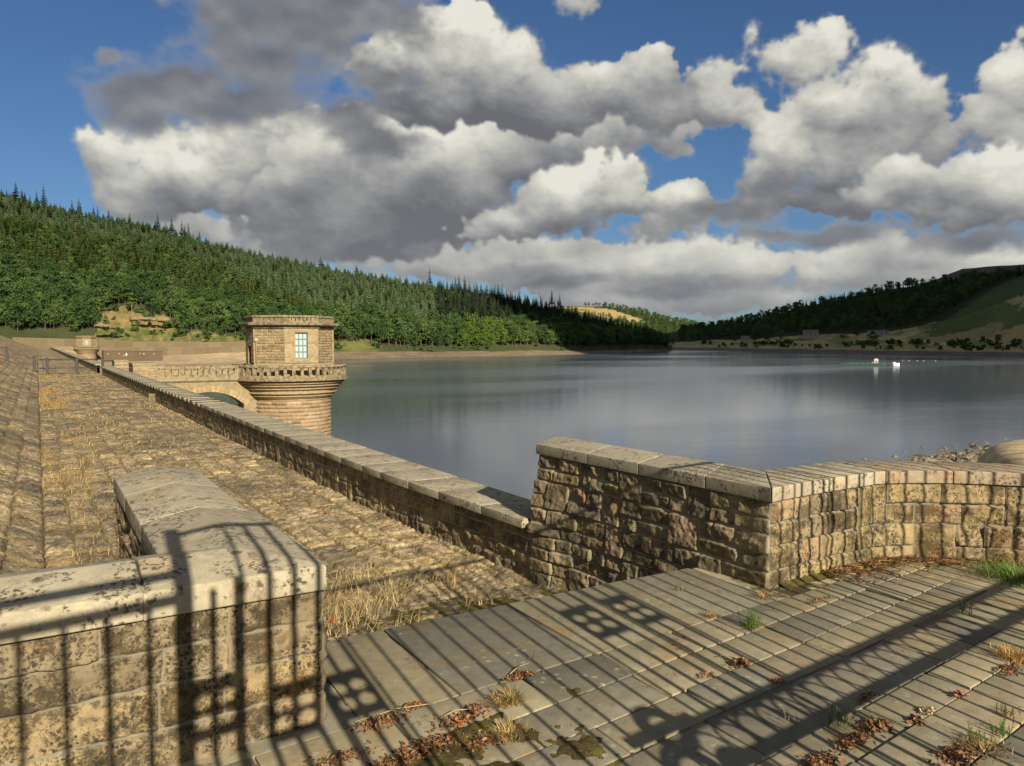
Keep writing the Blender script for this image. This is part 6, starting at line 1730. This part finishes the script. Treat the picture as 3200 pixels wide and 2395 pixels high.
heap('leaf_heap', 'reddish leaf scraps in the cross joint at right', 'leaves', 2995, 2178, 34, .03, .02, .015, [(.30, .10, .06), (.36, .14, .09)])
heap('leaf_heap', 'brown leaves gathered round the dry tuft near the right edge', 'leaves', 3150, 2100, 70, .07, .04, .016)
heap('leaf_heap', 'brown litter at the foot of the tall wall corner', 'leaves', 2560, 1880, 50, .10, .02, .014, [(.20, .12, .06), (.26, .15, .07)])
heap('leaf_heap', 'broad drift of brown leaves at the bottom right corner', 'leaves', 2990, 2370, 150, .11, .05, .018)
heap('leaf_heap', 'rust-brown leaf tangle with straw in the second flag joint', 'leaves', 1625, 2118, 110, .08, .03, .016)
for (x, y, n, sx, sy, lab) in ((1200, 2260, 130, .09, .045, 'leftmost drift of rusty leaves on the mossy flags'), (1330, 2340, 190, .14, .06, 'wide drift of rusty leaves at the bottom edge, on mossy flags'), (1440, 2255, 130, .10, .05, 'middle drift of rusty leaves on the mossy flags'),
                              (1510, 2325, 130, .09, .05, 'right-hand drift of rusty leaves below the straw tufts'), (1250, 2390, 140, .12, .05, 'lowest drift of rusty leaves, beside the near wall foot'), (1050, 2385, 120, .12, .05, 'dark drift of leaves at the foot of the near wall'), (1290, 2215, 60, .05, .02, 'small leaf patch under the long straw stalk'), (1480, 2220, 50, .05, .02, 'small orange leaf patch at the moss edge')):
    heap('leaf_heap', lab, 'leaves', x, y, n, sx, sy, .017)
for (x, y, s, lab, tone) in ((1180, 2290, .045, 'large pink-brown curled leaf among the left leaf drift', (.50, .25, .16)), (1432, 2272, .040, 'bright orange curled leaf among the middle leaf drift', (.62, .20, .06)), (1505, 2300, .022, 'small yellow leaf among the right-hand leaf drift', (.62, .40, .07))):
    p = np.array(onz_(x, y, ZP)) + (0, 0, .03); t = thing('fallen_leaf', lab, 'leaf', tuple(p)); mb = MB(); leaf_geo(mb, p, s, np.random.default_rng(x), np.array(tone)); under(mb.build('blade', M_LEAF), t)
p = np.array(onz_(1036, 1958, ZB)) + (0, 0, .06); t = thing('red_scrap', 'small bright red scrap caught in the dry grass beside the near wall', 'litter', tuple(p)); mb = MB(); leaf_geo(mb, p, .05, np.random.default_rng(2), np.array((.62, .03, .03))); leaf_geo(mb, p + (.02, 0, .01), .04, np.random.default_rng(3), np.array((.55, .03, .03))); under(mb.build('sheet', M_LEAF), t)
tuft('grass_tuft', 'straw tuft standing in the joint below the leaf tangle', 'grass', 1600, 2195, 150, .13, .028, STRAW)
tuft('grass_tuft', 'fallen straw tuft lying to the left of the standing straw tuft', 'grass', 1565, 2200, 120, .11, .03, STRAW + [(.42, .24, .08)], (.9, 1.5))
tuft('grass_tuft', 'straw tuft among the leaves at the moss edge, lowest of the three', 'grass', 1590, 2300, 170, .11, .04, STRAW, (.5, 1.4))
tuft('grass_tuft', 'small dry blond tuft left of the green weed', 'grass', 2218, 1928, 130, .07, .022, STRAW, (.5, 1.3))
tuft('grass_tuft', 'dry blond tuft at the base of the tall wall corner', 'grass', 2390, 1868, 90, .10, .03, STRAW, (.8, 1.5))
tuft('grass_tuft', 'orange-blond dry tuft near the right edge of the paving', 'grass', 3165, 2058, 220, .13, .045, [(.60, .36, .12), (.54, .40, .18), (.48, .28, .09)], (.3, 1.2))
tuft('grass_tuft', 'dry tuft with leaves at the lower right, near the corner', 'grass', 3080, 2350, 160, .10, .05, STRAW + RUST, (.6, 1.4))
tuft('grass_tuft', 'pale tuft on the wall side of the paving edge', 'grass', 2120, 1845, 12, .12, .02, STRAW, (.2, .6))
tuft('grass_clump', 'green grass clump at the foot of the curved wall by the right edge', 'grass', 3180, 1812, 700, .20, .14, GREEN + [(.18, .28, .05)], (.3, 1.1))
weed('feathery green weed growing from the paving joint in the sun', 2345, 1960, 26, .19, spread=.035)
tuft('grass_tuft', 'yellowed grass round the root of the green weed', 'grass', 2350, 1962, 90, .07, .035, [(.38, .34, .08), (.48, .36, .12), (.30, .30, .06)], (.5, 1.3))
weed('dark green weed in the shadow at the end of the ring band', 2620, 2268, 14, .17)
weed('small green weed in the joint inside the upper shadow band', 3010, 1918, 12, .12)
weed('low green weed among the leaves at the lower right', 3050, 2320, 14, .10)
weed('small green weed right of the low weed at the lower right', 3138, 2300, 14, .11)
weed('tiny red-green weed in the cross joint near the right edge', 3150, 2235, 12, .09, pal=[(.24, .14, .04), (.16, .17, .05), (.34, .16, .05)])
weed('thin dry weed stalk standing in the shaded flags', 2440, 2262, 3, .13, pal=[(.30, .22, .12), (.36, .28, .16)])
weed('single green shoot by the leaf tangle', 1643, 2072, 2, .13, pal=[(.22, .24, .08), (.30, .28, .12)])
for (a, b, lab) in (((1110, 2262), (1362, 2212), 'long straw stalk lying over the left leaf drift'), ((1375, 2250), (1470, 2232), 'straw stalk lying over the middle leaf drift'), ((1585, 2120), (1655, 2085), 'bent straw stalk over the leaf tangle'), ((2238, 2058), (2300, 2072), 'pale straw stalk beside the rust leaf heap')):
    A_, B_ = np.array(onz_(*a, ZP)), np.array(onz_(*b, ZP)); A_[2] += .012; B_[2] += .03
    t = thing('straw_stalk', lab, 'straw', tuple(A_)); mb = MB(); mb.tube([tuple(A_), tuple((A_ + B_) / 2 + (0, 0, .02)), tuple(B_)], .0028, 5, (.58, .47, .26, 0)); under(mb.build('stalk', M_BLADE), t)
# moss and soil lying over the flags in the corner by the near wall, and litter along the curved wall
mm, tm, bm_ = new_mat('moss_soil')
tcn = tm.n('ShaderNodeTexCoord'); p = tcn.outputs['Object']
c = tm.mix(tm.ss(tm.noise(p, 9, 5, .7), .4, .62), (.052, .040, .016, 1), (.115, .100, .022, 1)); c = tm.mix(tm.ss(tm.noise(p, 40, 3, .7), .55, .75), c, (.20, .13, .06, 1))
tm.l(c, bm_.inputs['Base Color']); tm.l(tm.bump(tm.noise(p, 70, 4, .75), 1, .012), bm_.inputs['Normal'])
def patch(x0, x1, y0, y1, field, name, label, cat, mat):
    X_, Y_ = np.meshgrid(np.linspace(x0, x1, int((x1 - x0) / .014)), np.linspace(y0, y1, int((y1 - y0) / .014)), indexing='ij')
    h = field(X_, Y_)
    mb = MB(); mb.grid(np.stack([X_, Y_, ZP - .012 + np.clip(h, -.01, .035)], -1), (.1, .09, .04, 0)); stuff(mb.build(name, mat), label, cat)
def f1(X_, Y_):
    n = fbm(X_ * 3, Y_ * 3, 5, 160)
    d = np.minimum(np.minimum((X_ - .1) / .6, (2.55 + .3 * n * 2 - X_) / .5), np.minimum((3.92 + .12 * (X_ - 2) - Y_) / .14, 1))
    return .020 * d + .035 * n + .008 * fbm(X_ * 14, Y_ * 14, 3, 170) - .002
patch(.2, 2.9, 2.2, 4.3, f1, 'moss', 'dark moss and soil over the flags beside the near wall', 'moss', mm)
X_, Y_ = np.meshgrid(np.linspace(1.38, 5.5, 260), np.linspace(5.6, 8.7, 200), indexing='ij')  # berm soil strip; its dark colour also paints in the platform's shade
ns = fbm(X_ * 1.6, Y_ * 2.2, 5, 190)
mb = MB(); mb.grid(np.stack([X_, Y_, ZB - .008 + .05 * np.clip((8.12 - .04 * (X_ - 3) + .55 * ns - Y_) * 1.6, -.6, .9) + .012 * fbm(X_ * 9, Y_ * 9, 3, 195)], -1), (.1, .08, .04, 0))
stuff(mb.build('soil', mm), 'dark strip of soil and leaf mould with platform shade painted in, below the platform edge', 'soil')
def f2(X_, Y_):
    n = fbm(X_ * 2.4, Y_ * 3, 5, 180); wy = np.interp(X_, cv[:, 0][:70], cv[:, 1][:70])
    return .040 * (1 - (wy - Y_) / (.12 + .30 * np.clip((X_ - 6.3) / 1.2, 0, 1))) * .8 + .028 * n - .006
patch(5.7, 8.7, 3.2, 4.75, f2, 'needle_litter', 'brown needle litter and soil along the foot of the curved wall', 'litter', mm)
mb = MB(); n = 1100
X_ = r_.uniform(6.3, 8.5, n); wy = np.interp(X_, cv[:, 0][:70], cv[:, 1][:70]); Y_ = wy - np.abs(r_.normal(0, .22, n)) - .03
a = r_.uniform(-.5, .5, n); L = r_.uniform(.02, .07, n)
for i in range(n):
    d = np.array((math.cos(a[i]), math.sin(a[i]), 0)) * L[i]; e = np.array((-math.sin(a[i]), math.cos(a[i]), 0)) * .0022; q = np.array((X_[i], Y_[i], ZP + .012 + r_.uniform(0, .02)))
    mb.add([q - d - e, q + d - e + (0, 0, r_.normal(0, .008)), q + d + e, q - d + e], [(0, 1, 2, 3)], np.append(tones_of([(.22, .095, .04), (.16, .085, .042), (.30, .20, .10), (.12, .07, .038)], 1, r_)[0], 0))
stuff(mb.build('pine_needles', M_LEAF), 'rust-coloured needles and twigs along the curved wall', 'needles')
